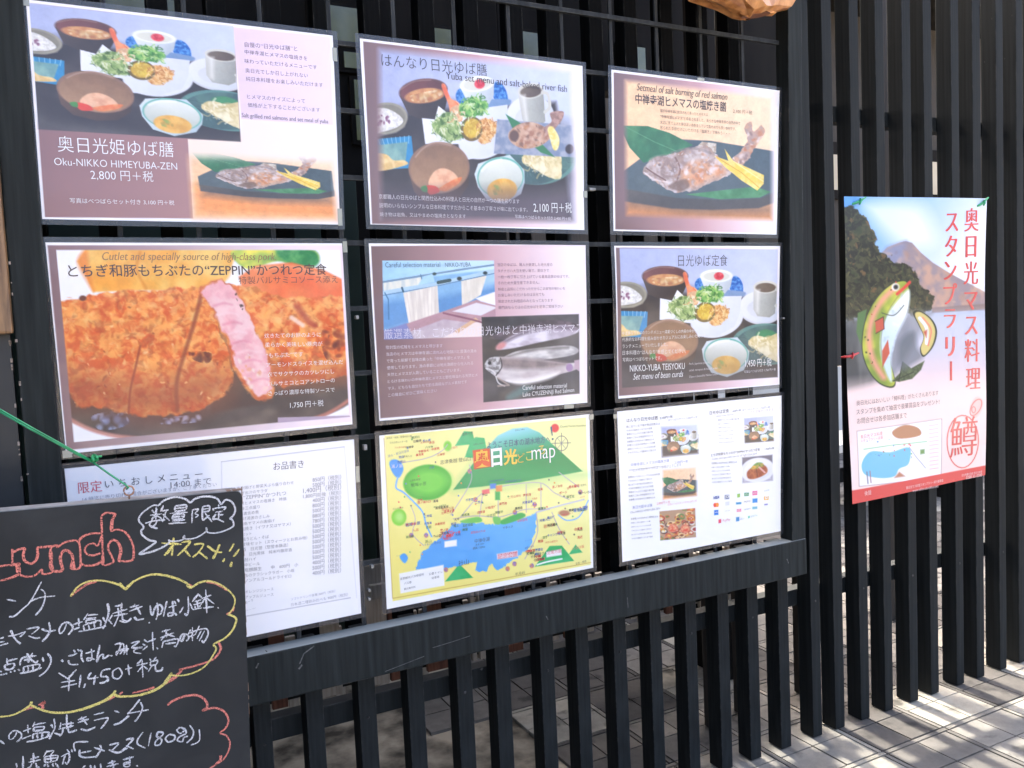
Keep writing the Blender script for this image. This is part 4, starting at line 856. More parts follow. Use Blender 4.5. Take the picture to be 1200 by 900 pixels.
items = [('海老の東寺揚げと野菜天ぷら盛り合わせ', 720, 990, '850円（税別）'), ('湯葉揚げ出汁のサラダ', 735, 905, '500円（税別）'), ('特製“ZEPPIN”かつれつ', 745, 935, '1,400円（税別）'), ('特選ヒメマスの塩焼き　時価', 758, 965, '1,800円前後（税別）'), ('刺身三点盛り', 760, 832, '400円（税別）'), ('湯波含め煮', 768, 836, '800円（税別）'), ('揚げ湯波のさしみ', 766, 890, '500円（税別）'), ('川魚ヤマメの唐揚げ', 770, 885, '880円（税別）'), ('塩焼き（イワナ又はヤマメ）', 772, 968, '780円（税別）'), ('セット', 776, 806, '500円（税別）'), ('温うどん・そば', 776, 880, '500円（税別）'), ('甘味セット（スウィーツとお飲み物）', 776, 1000, '500円（税別）'), ('酒　日光誉（惣誉本醸造）', 776, 985, '500円（税別）'), ('日光男体　純米吟醸原酒', 800, 985, '500円（税別）'), ('酎ハイ', 784, 820, '500円（税別）'), ('中ビール', 784, 838, '500円（税別）'), ('瓶麒麟生　　中　600円　小', 784, 990, '400円（税別）'), ('缶のクラシックラガー　小瓶', 784, 1000, '500円（税別）'), ('ノンアルコールドライゼロ', 786, 1012, '400円（税別）')]
for k, (a, xa, xb, b) in enumerate(items):
    yr = 205 + k * 16.6                                      # baseline at x = 1000
    xb = min(xb, xa + 12.2 * len(a)); T7.append((xa, yr + (1000 - xa) * .108, xb, yr + (1000 - xb) * .108, a, (112, 112, 122)))
    xs = 1000 - (30 if len(b) > 9 else 0); T7.append((xs, yr + (1000 - xs) * .108, 1090, yr - 90 * .108, b, (112, 112, 122), {'hs': 1.05}))
for k, (t, xe) in enumerate([('オレンジジュース', 876), ('アップルジュース', 876), ('コーラ', 812), ('瓶コーラ・ラムネ', 820)]):
    T7.append((786, 562 + k * 17 + (6 if k == 3 else 0), xe, 552 + k * 17 + (6 if k == 3 else 0), t, (128, 128, 138)))
T7 += [(932, 584, 1072, 557, 'ソフトドリンク各種 300円（税別）', (150, 150, 160)), (932, 602, 1112, 568, '日本酒二種飲み比べも 900円（税別）', (150, 150, 160))]
B1, R1, G1, K1 = (30, 84, 170), (220, 44, 60), (30, 116, 60), (44, 44, 54)
T8 = [(486, 192, 744, 166, 'ようこそ日本の湖水地方へ', (36, 96, 120), {'b': .012, 'hs': 1.25}), (750, 160, 758, 158, '！', (36, 96, 120), {'hs': .9}), (434, 264, 498, 256, '奥', (250, 190, 40), {'b': .03, 'hs': 1.05}), (504, 260, 548, 254, '日', (252, 252, 248), {'b': .03, 'hs': 1.2}), (554, 254, 610, 248, '光', (250, 206, 60), {'b': .03, 'hs': 1.05}), (612, 250, 640, 246, 'ど', (246, 190, 40), {'hs': 1.1}), (646, 242, 672, 238, 'こ', (246, 220, 80), {'hs': 1.1}), (696, 216, 722, 212, 'ろ', (250, 210, 60), {'hs': 1.1}), (668, 240, 764, 228, 'map', (252, 252, 250), {'hs': 1.3}),
      (436, 576, 496, 566, '中禅寺湖', (70, 84, 110), {'hs': 1.15}), (156, 510, 216, 500, '戦場ヶ原', (40, 90, 170), {'b': .01}), (178, 348, 240, 340, '戦場ヶ原', (30, 100, 60)), (98, 272, 142, 268, '湯ノ湖', (250, 250, 250)), (838, 452, 894, 440, '華厳の滝', (60, 140, 220), {'b': .01}), (78, 154, 180, 144, '群馬県・沼田、尾瀬高原方面', K1), (92, 172, 162, 166, '日光白根山スキー場', K1), (216, 172, 250, 168, '尾瀬高原', R1), (112, 192, 156, 188, '日光湯元温泉', R1), (84, 228, 170, 204, '湯元・奥日光温泉', B1), (146, 228, 180, 226, '湯滝入口', K1), (784, 108, 888, 102, 'Chuzenji Tourism Association', K1, {'hs': 1.2}), (600, 122, 640, 116, '男体山 2486m', K1), (384, 140, 430, 132, '温泉ヶ岳', K1), (430, 180, 474, 172, '太郎山 2367m', K1), (296, 256, 420, 240, '志津乗越 登山口', K1), (338, 194, 366, 190, '小田代', R1), (428, 602, 478, 594, '標高 1269m', K1), (440, 586, 474, 580, '水深 163m', K1), (550, 520, 592, 512, '千手ヶ浜', K1), (420, 538, 480, 530, '遊覧船のりば', R1), (302, 446, 352, 438, '竜頭の滝', R1), (302, 460, 352, 452, '龍頭之茶屋', R1), (480, 438, 512, 432, '菖蒲ヶ浜', R1), (572, 396, 624, 388, '二荒山神社', R1), (668, 400, 690, 398, '大鳥居', R1), (664, 428, 690, 424, '立木観音', R1), (492, 330, 554, 322, '二荒山神社中宮祠', B1), (560, 332, 624, 324, '中禅寺温泉バス', B1), (722, 578, 772, 570, '半月山展望台', R1), (730, 622, 788, 612, '足尾方面', R1), (530, 628, 608, 616, 'イタリア大使館別荘', R1), (530, 640, 608, 628, '記念公園', R1), (134, 726, 230, 706, '定期観光バス停留所', K1), (250, 706, 306, 696, '公衆トイレ', K1), (150, 744, 180, 738, 'バス停', K1), (262, 722, 292, 716, '駐車場', K1), (150, 766, 196, 756, '観光案内所', K1), (370, 668, 412, 660, '社山', K1), (600, 708, 0 + 640, 700, '半月峠', K1), (790, 466, 834, 458, '明智平ロープ', R1), (868, 346, 890, 342, '日光IC', K1), (864, 394, 884, 390, '東武日光', R1), (716, 516, 760, 508, '歌ヶ浜', R1), (640, 600, 676, 590, '英国大使館', B1), (640, 570, 670, 562, 'ボートハウス', B1), (232, 588, 300, 576, '千手ヶ浜 遊歩道', B1), (292, 556, 348, 548, '赤岩', R1), (846, 664, 890, 652, '足尾・桐生', K1), (236, 576, 262, 572, '高山', G1), (270, 434, 320, 424, '戦場ヶ原展望台', G1), (104, 442, 146, 436, '切込刈込湖', G1), (252, 276, 272, 272, '光徳', B1), (120, 630, 132, 628, '西ノ湖', B1), (172, 328, 216, 320, '三本松茶屋', K1), (486, 472, 520, 466, '中宮祠', G1), (608, 492, 650, 484, '湖畔園地', R1), (832, 604, 880, 594, 'いろは坂', R1), (812, 360, 820, 358, '第', R1), (816, 384, 832, 382, '二いろは', R1)]
_m = ['湯滝', '泉門池', '青木橋', '光徳入口', '石楠花橋', '小田代原', '赤沼', '西ノ湖入口', '千手堂', '菖蒲浜', '丸山', '寺ヶ崎', '上野島', '松ヶ崎', '白岩', '黒檜岳', '茶ノ木平', '細尾峠', '大崎', '金谷ホテル', '中禅寺', '立木', '阿世潟', '狸窪', '八丁出島', '赤岩滝', '弓張峠', '中宮祠', '二荒橋', '明智平', '華厳渓谷', '白雲滝', '屏風岩', '展望台', 'バス停', '県営駐車場', '遊歩道', 'ボート', 'キャンプ場', '滝上', '滝下', '三本松', '幸ノ湖荘', '光徳温泉', '刈込湖', '切込湖', '蓼ノ湖', '金精峠', '白根山', '前白根', '外山', '兎島', '熊窪', '栃窪', '梵字岩', '日輪寺', '俵石', '菖蒲ヶ滝', '観音薙', '古薙', '大平', '阿含滝', '裏見滝', '方等滝', '般若滝', '第一いろは坂', '馬返', '地獄川', '湯川', '柳沢川', '外山沢', '山王峠', '涸沼', '高山峠', '熊窪', '千手ノ森', '宇都宮大', '水産研究', '二荒山', '御来光', '木道', '湿原', '牧場', '売店']
_g = np.random.default_rng(31)
for k, t in enumerate(_m):
    zx, zy, zw, zh = [(150, 400, 130, 170), (300, 380, 350, 90), (690, 350, 190, 110), (690, 470, 180, 110), (270, 480, 120, 100), (640, 590, 60, 60), (110, 150, 200, 110)][k % 7]
    x, y = zx + _g.uniform(0, zw), zy + _g.uniform(0, zh); n = len(t) * 10.5
    T8.append((x, y, x + n, y - n * .14, t, [(44, 44, 54), (220, 40, 56), (220, 40, 56), (30, 84, 176), (30, 116, 60)][k % 5], {'b': .012}))
T9 = [(142, 184, 290, 170, 'はんなり日光ゆば膳', (70, 70, 80), {'b': 0.004}), (300, 170, 360, 162, '2,100円＋税', (70, 70, 80), {'b': 0.004}), (338, 180, 478, 164, 'はべつばらセット 2,400円＋税', (110, 110, 122)), (160, 398, 342, 376, '中禅寺湖ヒメマスの塩焼き膳', (70, 92, 170)), (368, 386, 432, 378, '2,100円＋税', (70, 92, 170)), (150, 420, 292, 402, 'Setmeal of salt burning of red salmon', (105, 105, 118)), (170, 424, 400, 396, '　　　　　　　　　　ヒメマスのサイズにより価格が上下します', (110, 110, 122)),
      (168, 602, 262, 590, '奥日光姫ゆば膳', (70, 92, 170)), (284, 582, 348, 574, '2,800円＋税', (230, 120, 120)), (336, 586, 476, 566, '写真はべつばらセット付き3,100円＋税', (220, 130, 130)), (158, 624, 300, 604, 'Oku-NIKKO HIMEYUBA-ZEN', (110, 110, 122)), (536, 148, 628, 136, '日光ゆば定食', (70, 70, 80), {'b': 0.004}), (642, 136, 684, 130, '1,450円＋税', (70, 70, 80), {'b': 0.004}), (692, 130, 824, 116, 'はべつばらセット 1,750円＋税', (110, 110, 122)), (566, 160, 654, 150, 'NIKKO-YUBA TEISYOKU', (110, 110, 122)), (692, 148, 840, 130, 'ドリンクと甘味がつきます', (180, 160, 168)), (542, 350, 776, 322, 'とちぎ和豚もちぶたの“ZEPPIN”かつれつ定食', (70, 70, 80), {'b': 0.004}), (800, 320, 844, 314, '1,750円＋税', (70, 70, 80), {'b': 0.004}), (546, 368, 764, 340, 'Cutlet and specially source of high-class pork', (110, 110, 122)),
      (556, 556, 584, 552, 'VISA', (40, 80, 170), {'b': .03, 'it': .3}), (612, 549, 632, 547, 'JCB', (250, 250, 250), {'b': .02}), (602, 663, 638, 656, 'PayPay', (230, 110, 130)), (684, 654, 704, 650, 'd払い', (90, 140, 200)), (738, 640, 768, 634, 'LINE Pay', (150, 200, 190)), (666, 580, 692, 576, 'Suica', (60, 150, 200)), (704, 572, 734, 568, 'PASMO', (110, 110, 120)), (666, 611, 694, 607, 'ICOCA', (250, 250, 250)), (704, 608, 734, 602, 'nanaco', (120, 150, 170)), (800, 520, 824, 514, 'WAON', (120, 150, 200)), (612, 614, 636, 610, 'DISCOVER', (160, 160, 170)), (562, 622, 582, 620, 'AMEX', (250, 250, 252)), (804, 555, 818, 552, 'iD', (250, 250, 250), {'b': .03}), (708, 536, 724, 534, 'UC', (250, 250, 250)), (747, 530, 766, 527, 'QUIC', (250, 250, 250))]
BODY = ['京都職人の日光ゆばと関西仕込み', '料理人と日光の自然が一つの膳', '説明のいらないシンプルな日本料理', 'ですだからこそ基本の丁寧さが', '味に出ています焼き物は岩魚又は', 'やまめの塩焼きとなります前菜', '季節のてんぷら三点盛り香の物', '味噌汁ごはん甘味珈琲付きです']
for (x, y, n, xe, dy, sl) in ((140, 212, 8, 300, 18, .1), (146, 455, 7, 298, 18, .1), (160, 654, 6, 290, 18.5, .1), (574, 178, 7, 676, 18, .06), (544, 388, 6, 668, 18, .06)):
    for k in range(n):
        e = xe - (k * 37 % 40); T9.append((x + k * .8, y + k * dy, e, y + k * dy - (e - x) * sl, BODY[(k + int(x)) % 8], (100, 100, 116), {'b': 0.0}))
RT = (216, 56, 56)
T10 = [(97, 594, 314, 566, '奥日光にはおいしい「鱒料理」がたくさんあります', (100, 70, 66), {'hs': 1.05}), (96, 618, 316, 590, 'スタンプを集めて抽選で豪華賞品をプレゼント!', (100, 70, 66), {'hs': 1.05}), (97, 642, 228, 626, 'お問合せは各参加店舗まで', (100, 70, 66), {'hs': 1.05}), (222, 816, 326, 797, '奥日光マス料理スタンプラリー実行委員会', (252, 236, 232), {'hs': 1.05}), (240, 824, 312, 812, 'www.nikko-okunikko.com', (250, 220, 216)), (378, 784, 434, 774, '日光市観光協会 奥日光支部', (252, 236, 232)), (390, 792, 434, 784, '0288-55-0000', (250, 225, 220)), (110, 832, 128, 828, '後援', (250, 225, 220)), (104, 682, 162, 672, '奥日光マス料理', RT), (104, 692, 162, 682, 'スタンプラリー店舗', RT), (344, 726, 416, 718, '鱒', RT, {'hs': .95, 'serif': .012})]
E = {'em': 1.0, 'serif': .028, 'hs': 1.06}
# title columns written downwards, one sign at a time
col = [('奥', 398, 132), ('日', 399, 200), ('光', 401, 270), ('マ', 402, 340), ('ス', 403, 406), ('料', 404, 474), ('理', 406, 548)]
for ch, x, y in col: T10.append((x - 20, y + 1, x + 20, y - 1, ch, RT, dict(E, hs=1.06)))
col = [('ス', 346, 136), ('タ', 346, 200), ('ン', 346, 262), ('プ', 347, 326), ('ラ', 347, 388), ('リ', 347, 462), ('ー', 348, 528)]
for ch, x, y in col: T10.append((x - 20, y + 1, x + 20, y - 1, ch, RT, dict(E, hs=1.06, rot=(ch == 'ー'))))

Z = [(0, 0, 2.857), (400, 30, 3.6), (690, 60, 3.913), (40, 270, 3.077), (420, 270, 3.914), (700, 270, 4.287), (0, 490, 2.727), (430, 470, 3.461), (700, 450, 4.092)]
PX = [[(30, -1), (390, 41.5), (398.7, 263.3), (49.3, 256.7)], [(421.6, 44.7), (682.7, 77.3), (685, 269.6), (434, 263)], [(716, 81.6), (914, 106), (910.4, 275), (718.4, 270.7)],
      [(53, 284), (401, 285), (413.3, 497.3), (77.3, 532)], [(432, 285), (686.3, 287.3), (688.7, 472), (444.3, 493.3)], [(719.7, 288), (914, 288.3), (913.3, 450.7), (724.3, 467.3)],
      [(75.3, 549.3), (414.7, 514.7), (423.3, 718.7), (98, 786)], [(444, 510.3), (691, 485.3), (695.3, 665.3), (453, 714)], [(723.7, 482.3), (915.3, 463.3), (915, 622.4), (729.3, 658.7)]]
WC = [[(-0.2103, 0.149), (0.2155, 0.1497), (0.2094, -0.1498), (-0.2123, -0.1484)], [(0.2599, 0.1505), (0.6846, 0.1485), (0.6748, -0.1527), (0.26, -0.1486)], [(0.7477, 0.148), (1.1765, 0.1465), (1.1578, -0.1565), (0.7387, -0.1537)],
      [(-0.2108, -0.1805), (0.2109, -0.1795), (0.2106, -0.475), (-0.2067, -0.4782)], [(0.2553, -0.1793), (0.6759, -0.1807), (0.6667, -0.4766), (0.256, -0.4736)], [(0.74, -0.1816), (1.1659, -0.1805), (1.1545, -0.4771), (0.736, -0.4745)],
      [(-0.2104, -0.4989), (0.2112, -0.4997), (0.2063, -0.7917), (-0.2069, -0.7939)], [(0.2542, -0.4978), (0.6701, -0.4985), (0.6646, -0.7941), (0.2503, -0.7936)], [(0.7337, -0.4992), (1.1587, -0.5008), (1.1484, -0.7971), (0.7317, -0.7946)]]
LAB = ['laminated menu sheet with a mauve price panel and a fish on its orange corner',
       'laminated set meal sheet with blurred mauve border and a long English subtitle along its top',
       'laminated menu sheet of one salt grilled fish on a slate plate against peach background',
       'laminated menu sheet filled with a close up of sliced orange breaded pork cutlet',
       'laminated mauve sheet with pictures of hanging bean curd skin and raw silver fish',
       'laminated set meal sheet on lavender background, directly under the peach grilled fish sheet',
       'white laminated price list with only text and red heading, partly behind the chalkboard',
       'laminated yellow illustrated area map with a blue lake and green mountains',
       'white laminated sheet with five small food pictures and rows of payment logos']
CATS = ['menu sheet'] * 7 + ['map', 'menu sheet']
NAMES = ['menu_sheet'] * 7 + ['area_map', 'menu_sheet']
ARTS = [art_oku, art_yuba_zen, art_red_salmon, art_cutlet, art_material, art_teisyoku, art_pricelist, art_map, art_cards]
TX = [T1, T2, T3, T4, T5, T6, T7, T8, T9]
# cloudy tape tabs: (sheet, u, v, width, height)
TAPES = [(0, 1.004, 0.10, .012, .035), (0, 1.0, 0.96, .012, .045), (1, 1.006, 0.78, .014, .02), (4, 0.9, 1.012, .035, .014), (3, 1.01, 0.02, .012, .03), (6, 1.008, 0.2, .010, .045), (7, 1.008, 0.02, .018, .016), (8, -.012, 0.03, .014, .014), (3, 0.004, 1.0, .02, .018), (0, 0.0, 0.0, .014, .03), (2, 0.5, -.006, .03, .01)]

def build_sheets():
    Glyphs.prepare([tkey(e) for t in TX + [T10] for e in t])
    for i in range(9):
        sh = Sheet(PX[i], WC[i], 0.0, Z[i], 0.0012, i)
        mid = sh.world(0.5, 1.0)
        t = thing(NAMES[i], tuple(mid), LAB[i], CATS[i], 'laminated sheets clipped to the lattice')
        link('printed_sheet', grid_mesh('printed_sheet', sh, 390, 276, ARTS[i]), M_PRINT, t)
        for bl in text_blocks(sh, TX[i], .012 if i in (7, 8) else .006):
            me, ms = letter_mesh('lettering', sh, bl); link('lettering', me, ms, t)
        link('laminate_rim', margin_mesh(sh), M_FILM, t)
        for k, u, v, tw, th in TAPES:
            if k != i: continue
            V = []
            for l in (0.0012, 0.0006):
                for a, b in ((-1, -1), (1, -1), (1, 1), (-1, 1)): V.append(tuple(sh.world(u + a * tw / 2 / sh.W * .6, v + b * th / 2 / sh.Hh * .6, l)))
            me = bpy.data.meshes.new('tape'); me.from_pydata(V, [], [(0, 1, 2, 3), (7, 6, 5, 4), (0, 4, 5, 1), (1, 5, 6, 2), (2, 6, 7, 3), (3, 7, 4, 0)])
            link('tape', me, M_TAPE, t)
    # the rally poster tied to the bare slats
    sh = Sheet([(990, 230), (1154, 233), (1157, 557), (995, 590)], [(1.3786, -0.067), (1.8789, -0.0582), (1.8809, -0.7652), (1.3739, -0.7691)], 0.012, (960, 210, 2.25), 0.0065, 21)
    t = thing('rally_poster', tuple(sh.world(.5, 1.)), 'tall paper poster with a jumping trout and red upright writing, tied to the bare slats', 'poster')
    link('printed_sheet', grid_mesh('printed_sheet', sh, 280, 396, art_rally), M_PRINT2, t)
    for bl in text_blocks(sh, T10, .012):
        me, ms = letter_mesh('lettering', sh, bl); link('lettering', me, ms, t)
    mg = mat_noise('green_tie', (0.02, 0.30, 0.10), (0.05, 0.42, 0.18), 80, 0.4); mr = mat_noise('red_pin', (0.5, 0.03, 0.03), (0.6, 0.05, 0.05), 60, 0.4)
    for (u, v, a, m) in ((0.08, 0.018, 0.3, mg), (0.95, 0.018, 0.5, mg), (0.018, 0.515, 0.1, mr)):
        p = sh.world(u, v, 0.004); bm = bmesh.new(); d = Vector((math.cos(a), 0, math.sin(a)))
        P = Vector(p); tube_bm(bm, [P - d * .02 + Vector((0, .01, 0)), P - d * .008, P + d * .006, P + d * .022 + Vector((0, -.004, .004))], [.0022, .003, .0034, .0018], 7)
        tube_bm(bm, [P + Vector((0, -.003, -.006)), P + Vector((0.004, -.005, .0)), P + Vector((.003, -.003, .008))], .0022, 6)
        link('wire_tie' if m is mg else 'pin', to_mesh(bm, 'tie', True), m, t)

# ------------------------------------------------------------------ ground
def build_ground():
    g = mat_noise('packed_earth', (0.06, 0.05, 0.034), (0.42, 0.36, 0.26), 11, 0.95, bump=0.9, bscale=45, detail=12, lo=.36, hi=.60)
    bm = bmesh.new(); vs = [bm.verts.new(v) for v in ((-120, -120, GROUND - .007), (120, -120, GROUND - .007), (120, 120, GROUND - .007), (-120, 120, GROUND - .007))]; bm.faces.new(vs)
    tag(link('ground', to_mesh(bm), g), kind='structure')
    # stone paving: square setts laid in 20 cm blocks of changing colour, with narrow border strips and open joints
    m, N, L, b = new_mat('paving_stone')
    a = N.new('ShaderNodeVertexColor'); a.layer_name = 'stone'
    tc = N.new('ShaderNodeTexCoord'); n = N.new('ShaderNodeTexNoise'); n.inputs['Scale'].default_value = 22; n.inputs['Detail'].default_value = 8; n.inputs['Roughness'].default_value = .7
    L.new(tc.outputs['Object'], n.inputs['Vector'])
    r = N.new('ShaderNodeMapRange'); r.inputs[1].default_value = .3; r.inputs[2].default_value = .7; r.inputs[3].default_value = .72; r.inputs[4].default_value = 1.2; L.new(n.outputs['Fac'], r.inputs[0])
    n2 = N.new('ShaderNodeTexNoise'); n2.inputs['Scale'].default_value = 13; n2.inputs['Detail'].default_value = 7; L.new(tc.outputs['Object'], n2.inputs['Vector'])
    r2 = N.new('ShaderNodeMapRange'); r2.inputs[1].default_value = .58; r2.inputs[2].default_value = .68; r2.inputs[3].default_value = 1; r2.inputs[4].default_value = .35; L.new(n2.outputs['Fac'], r2.inputs[0])
    mu = N.new('ShaderNodeMath'); mu.operation = 'MULTIPLY'; L.new(r.outputs[0], mu.inputs[0]); L.new(r2.outputs[0], mu.inputs[1])
    mx = N.new('ShaderNodeVectorMath'); mx.operation = 'SCALE'; L.new(a.outputs[0], mx.inputs[0]); L.new(mu.outputs[0], mx.inputs['Scale'])
    L.new(mx.outputs[0], b.inputs['Base Color']); b.inputs['Roughness'].default_value = .85
    bp = N.new('ShaderNodeBump'); bp.inputs['Strength'].default_value = .3; bp.inputs['Distance'].default_value = .003; L.new(n.outputs['Fac'], bp.inputs['Height']); L.new(bp.outputs[0], b.inputs['Normal'])
    V, F, Cc = [], [], []
    rg = np.random.default_rng(4)
    def slab(x0, x1, y0, y1, c, z):
        i = len(V); e = .0011
        V.extend([(x0, y0, z - .012), (x1, y0, z - .012), (x1, y1, z - .012), (x0, y1, z - .012), (x0 + e, y0 + e, z), (x1 - e, y0 + e, z), (x1 - e, y1 - e, z), (x0 + e, y1 - e, z)])
        F.extend([(i + 4, i + 5, i + 6, i + 7), (i, i + 1, i + 5, i + 4), (i + 1, i + 2, i + 6, i + 5), (i + 2, i + 3, i + 7, i + 6), (i + 3, i, i + 4, i + 7)])
        Cc.extend([c] * 8)
    pal = {'c': (.33, .305, .245), 'g': (.092, .083, .071), 'w': (.205, .19, .16), 'm': (.145, .133, .113)}
    P = .207; st = .014
    key = {(0, 0): 'g', (1, 0): 'c', (2, 0): 'g', (-1, 0): 'w', (3, 0): 'c', (0, -1): 'm', (1, -1): 'w', (2, -1): 'c', (-1, -1): 'c', (0, 1): 'm', (1, 1): 'g', (2, 1): 'w'}
    for ix in range(-16, 26):
        for iy in range(-12, 20):
            x = 1.338 + ix * P; y = -.098 + iy * P
            if x < .55 + .1 * math.sin(iy * 1.7) and y > -.05: continue      # bare earth behind the left of the fence
            k = key.get((ix, iy), 'cgwmgw'[rg.integers(6)]); c0 = np.array(pal[k])
            for sx in (0, 1):
                for sy in (0, 1):
                    c = c0 * rg.uniform(.92, 1.08)
                    hw = (P - st) / 2
                    slab(x + sx * hw + .0008, x + (sx + 1) * hw - .0008, y + sy * hw + .0008, y + (sy + 1) * hw - .0008, (*c, 1), GROUND + rg.uniform(-.0008, .0008))
            cs = np.array(pal['wgcm'[rg.integers(4)]]) * .9
            slab(x + P - st + .001, x + P - .001, y + .001, y + P - st - .001, (*cs, 1), GROUND + rg.uniform(-.0005, .0005))
            slab(x + .001, x + P - .001, y + P - st + .001, y + P - .001, (*(c0 * .85), 1), GROUND + rg.uniform(-.0005, .0005))
    me = bpy.data.meshes.new('paving'); me.from_pydata(V, [], F)
    ca = me.color_attributes.new('stone', 'FLOAT_COLOR', 'POINT'); ca.data.foreach_set('color', np.array(Cc, np.float32).ravel())
    tag(link('paving', me, m), kind='structure')
    rd = mat_noise('asphalt', (.045, .045, .047), (.075, .075, .075), 60, .9, bump=.4, bscale=200)
    bm = bmesh.new(); z = GROUND + .004; vs = [bm.verts.new(v) for v in ((-60, -14, z), (60, -14, z), (60, -7, z), (-60, -7, z))]; bm.faces.new(vs)
    tag(link('road', to_mesh(bm), rd), kind='structure')

# ------------------------------------------------------------------ the slat fence with its notice frame
SLX = [-0.24, -0.15, -0.062, 0.026, 0.110, 0.199, 0.287, 0.380, 0.457, 0.552, 0.631, 0.718, 0.806, 0.897, 0.983, 1.065, 1.155, 1.254, 1.326, 1.411, 1.495, 1.585, 1.664, 1.764, 1.845, 1.942, 2.025, 2.115, 2.205, 2.29, 2.38, 2.47]
def build_street():
    g = mat_noise('pale_concrete', (.34, .31, .27), (.46, .42, .36), 2.0, .9, bump=.2, bscale=80)
    z = GROUND - .004; bm = bmesh.new(); bm.faces.new([bm.verts.new(v) for v in ((-60, -7, z), (60, -7, z), (60, -2.6, z), (-60, -2.6, z))])
    tag(link('pavement', to_mesh(bm), g), kind='structure')

BSX = [-.24, -.14, -.05, .04, .128, .213, .303, .402, .492, .585, .668, .770, .854, .945, 1.040, 1.130]
def build_fence():
    f = thing('slat_fence', (1.1, .04, GROUND), 'tall black timber fence of upright square slats standing on the stone paving', 'fence')
    bm = bmesh.new(); box_bm(bm, 0, .029, 0, .041, 0, 1, .0016)
    proto = to_mesh(bm, 'slat')
    first = True
    rg = np.random.default_rng(3)
    for i, x in enumerate(SLX):
        me = proto if first else None
        o = bpy.data.objects.new('slat', proto); C.objects.link(o)
        if first: proto.materials.append(M_SLAT); first = False
        top = (-.83 if x < 1.19 else .93) if x < 1.9 else .56 + rg.uniform(-.03, .01)
        z0 = GROUND + .002
        o.location = (x - 1.1, .020 - .04, .002); o.scale = (1 + rg.uniform(-.05, .05), 1, top - z0)
        o.rotation_euler = (0, rg.uniform(-.0015, .0015), rg.uniform(-.02, .02)); o.parent = f
    for z0, z1, xa in ((-1.0, -.962, -.3), (.112, .148, 1.19)):
        box('rail', xa, 2.55, .0625, .092, z0, z1, M_SLAT, f)
    # slats behind the lattice, set further back, shade painted as darker colour
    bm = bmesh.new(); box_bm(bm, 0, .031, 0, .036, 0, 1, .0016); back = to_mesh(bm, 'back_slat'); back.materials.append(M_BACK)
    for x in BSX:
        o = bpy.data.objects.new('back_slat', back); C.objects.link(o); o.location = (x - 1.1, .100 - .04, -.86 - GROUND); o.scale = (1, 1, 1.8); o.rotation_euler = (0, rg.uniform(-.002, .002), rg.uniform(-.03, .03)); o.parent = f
    # screw heads and knots where the rails are fixed
    fm = mat_noise('screw_steel', (.02, .02, .02), (.10, .10, .10), 60, .5, metal=.6)
    for i, x in enumerate(SLX[3:]):
        bm = bmesh.new(); bmesh.ops.create_cone(bm, cap_ends=True, segments=10, radius1=.0026, radius2=.002, depth=.0016, matrix=Matrix.Translation((x + .0145, .0195, -.981)) @ Matrix.Rotation(math.pi / 2, 4, 'X'))
        if i % 2 == 0: link('screw', to_mesh(bm), fm, f)
        else: bm.free()
    # frame screwed on the front of the slats
    fr = thing('notice_frame', (.48, .0, -.90), 'wide charcoal timber frame holding a square lattice on the front of the slat fence', 'notice frame')
    yF, yB = -.018, .0185
    box('bottom_board', -.256, 1.2055, yF, yB, -.898, -.8185, M_FRAME, fr, .003)
    box('side_post', 1.1645, 1.2035, yF + .0005, yB, -.8180, .86, M_FRAME, fr, .0018, shear=.020)
    box('side_post', -.2555, -.2135, yF + .0005, yB, -.8180, .86, M_FRAME, fr, .0018)
    chip = mat_noise('bared_primer', (.045, .047, .046), (.13, .13, .125), 160, .8)
    # knocks and long scratches in the paint of the bottom board
    for pts, r_ in (([(368 / 1, 757), (356, 766), (351, 778)], .0011), ([(354, 779), (350, 784)], .0016), ([(303, 777), (300, 783)], .0013), ([(451, 787), (474, 778), (497, 769)], .0005), ([(507, 759), (530, 752), (551, 745)], .0005), ([(311, 762), (313, 764)], .0009), ([(640, 722), (642, 726)], .0009), ([(735, 700), (736, 712)], .0006), ([(922, 655), (924, 660)], .0010)):
        bm = bmesh.new(); P = [Vector(at(x, y, yF + .0002)) for x, y in pts]; tube_bm(bm, P, r_, 6)
        for v in bm.verts: v.co.y = yF - .0002 + (v.co.y - yF) * .12
        link('paint_chip', to_mesh(bm), chip, fr)
    rg = np.random.default_rng(8)
    for z in [.2485 + .1067 * k for k in range(5, -10, -1)]:
        z += rg.uniform(-.001, .001)
        box('lattice_bar', -.2125, 1.162 + .02 * (z + .818), .0062, .0128, z - .0042, z + .0042, M_LATT, fr, .0008)
    for k in range(-3, 9):
        x = .214 + .1093 * k + rg.uniform(-.002, .002)
        box('lattice_bar', x - .0036, x + .0036, .0132, .0182, -.8178, .86, M_LATT, fr, .0008)
    cl = mat_noise('clip_plastic', (.16, .16, .15), (.30, .30, .28), 60, .35)
    # small clips pinching sheet edges to the lattice
    for (x, z, w_, h) in ((.228, -.30, .005, .006), (.229, -.515, .006, .009), (.229, -.716, .005, .006), (.694, -.077, .014, .005), (.221, -.77, .004, .005), (.2215, -.755, .004, .005), (1.169, -.335, .005, .004)):
        box('sheet_clip', x - w_ / 2, x + w_ / 2, -.004, .006, z - h / 2, z + h / 2, cl, fr, .001)
    return f

def build_sky_blocker():  # unseen wall added to keep sky light off the left sides of the slats
    m = mat_noise('sky_blocker_boards', (.02, .02, .02), (.04, .038, .035), 6, .8, (1, 30, 1), bump=.2)
    w_ = thing('sky_block_wall', (-1.75, -1.6, GROUND), 'unseen tall dark timber wall added at the left to block sky light', 'wall')
    box('wall', -1.82, -1.7, -3.4, -.02, GROUND + .002, 2.6, m, w_, .004); box('coping', -1.86, -1.66, -3.44, -.02, 2.601, 2.65, m, w_, .004)

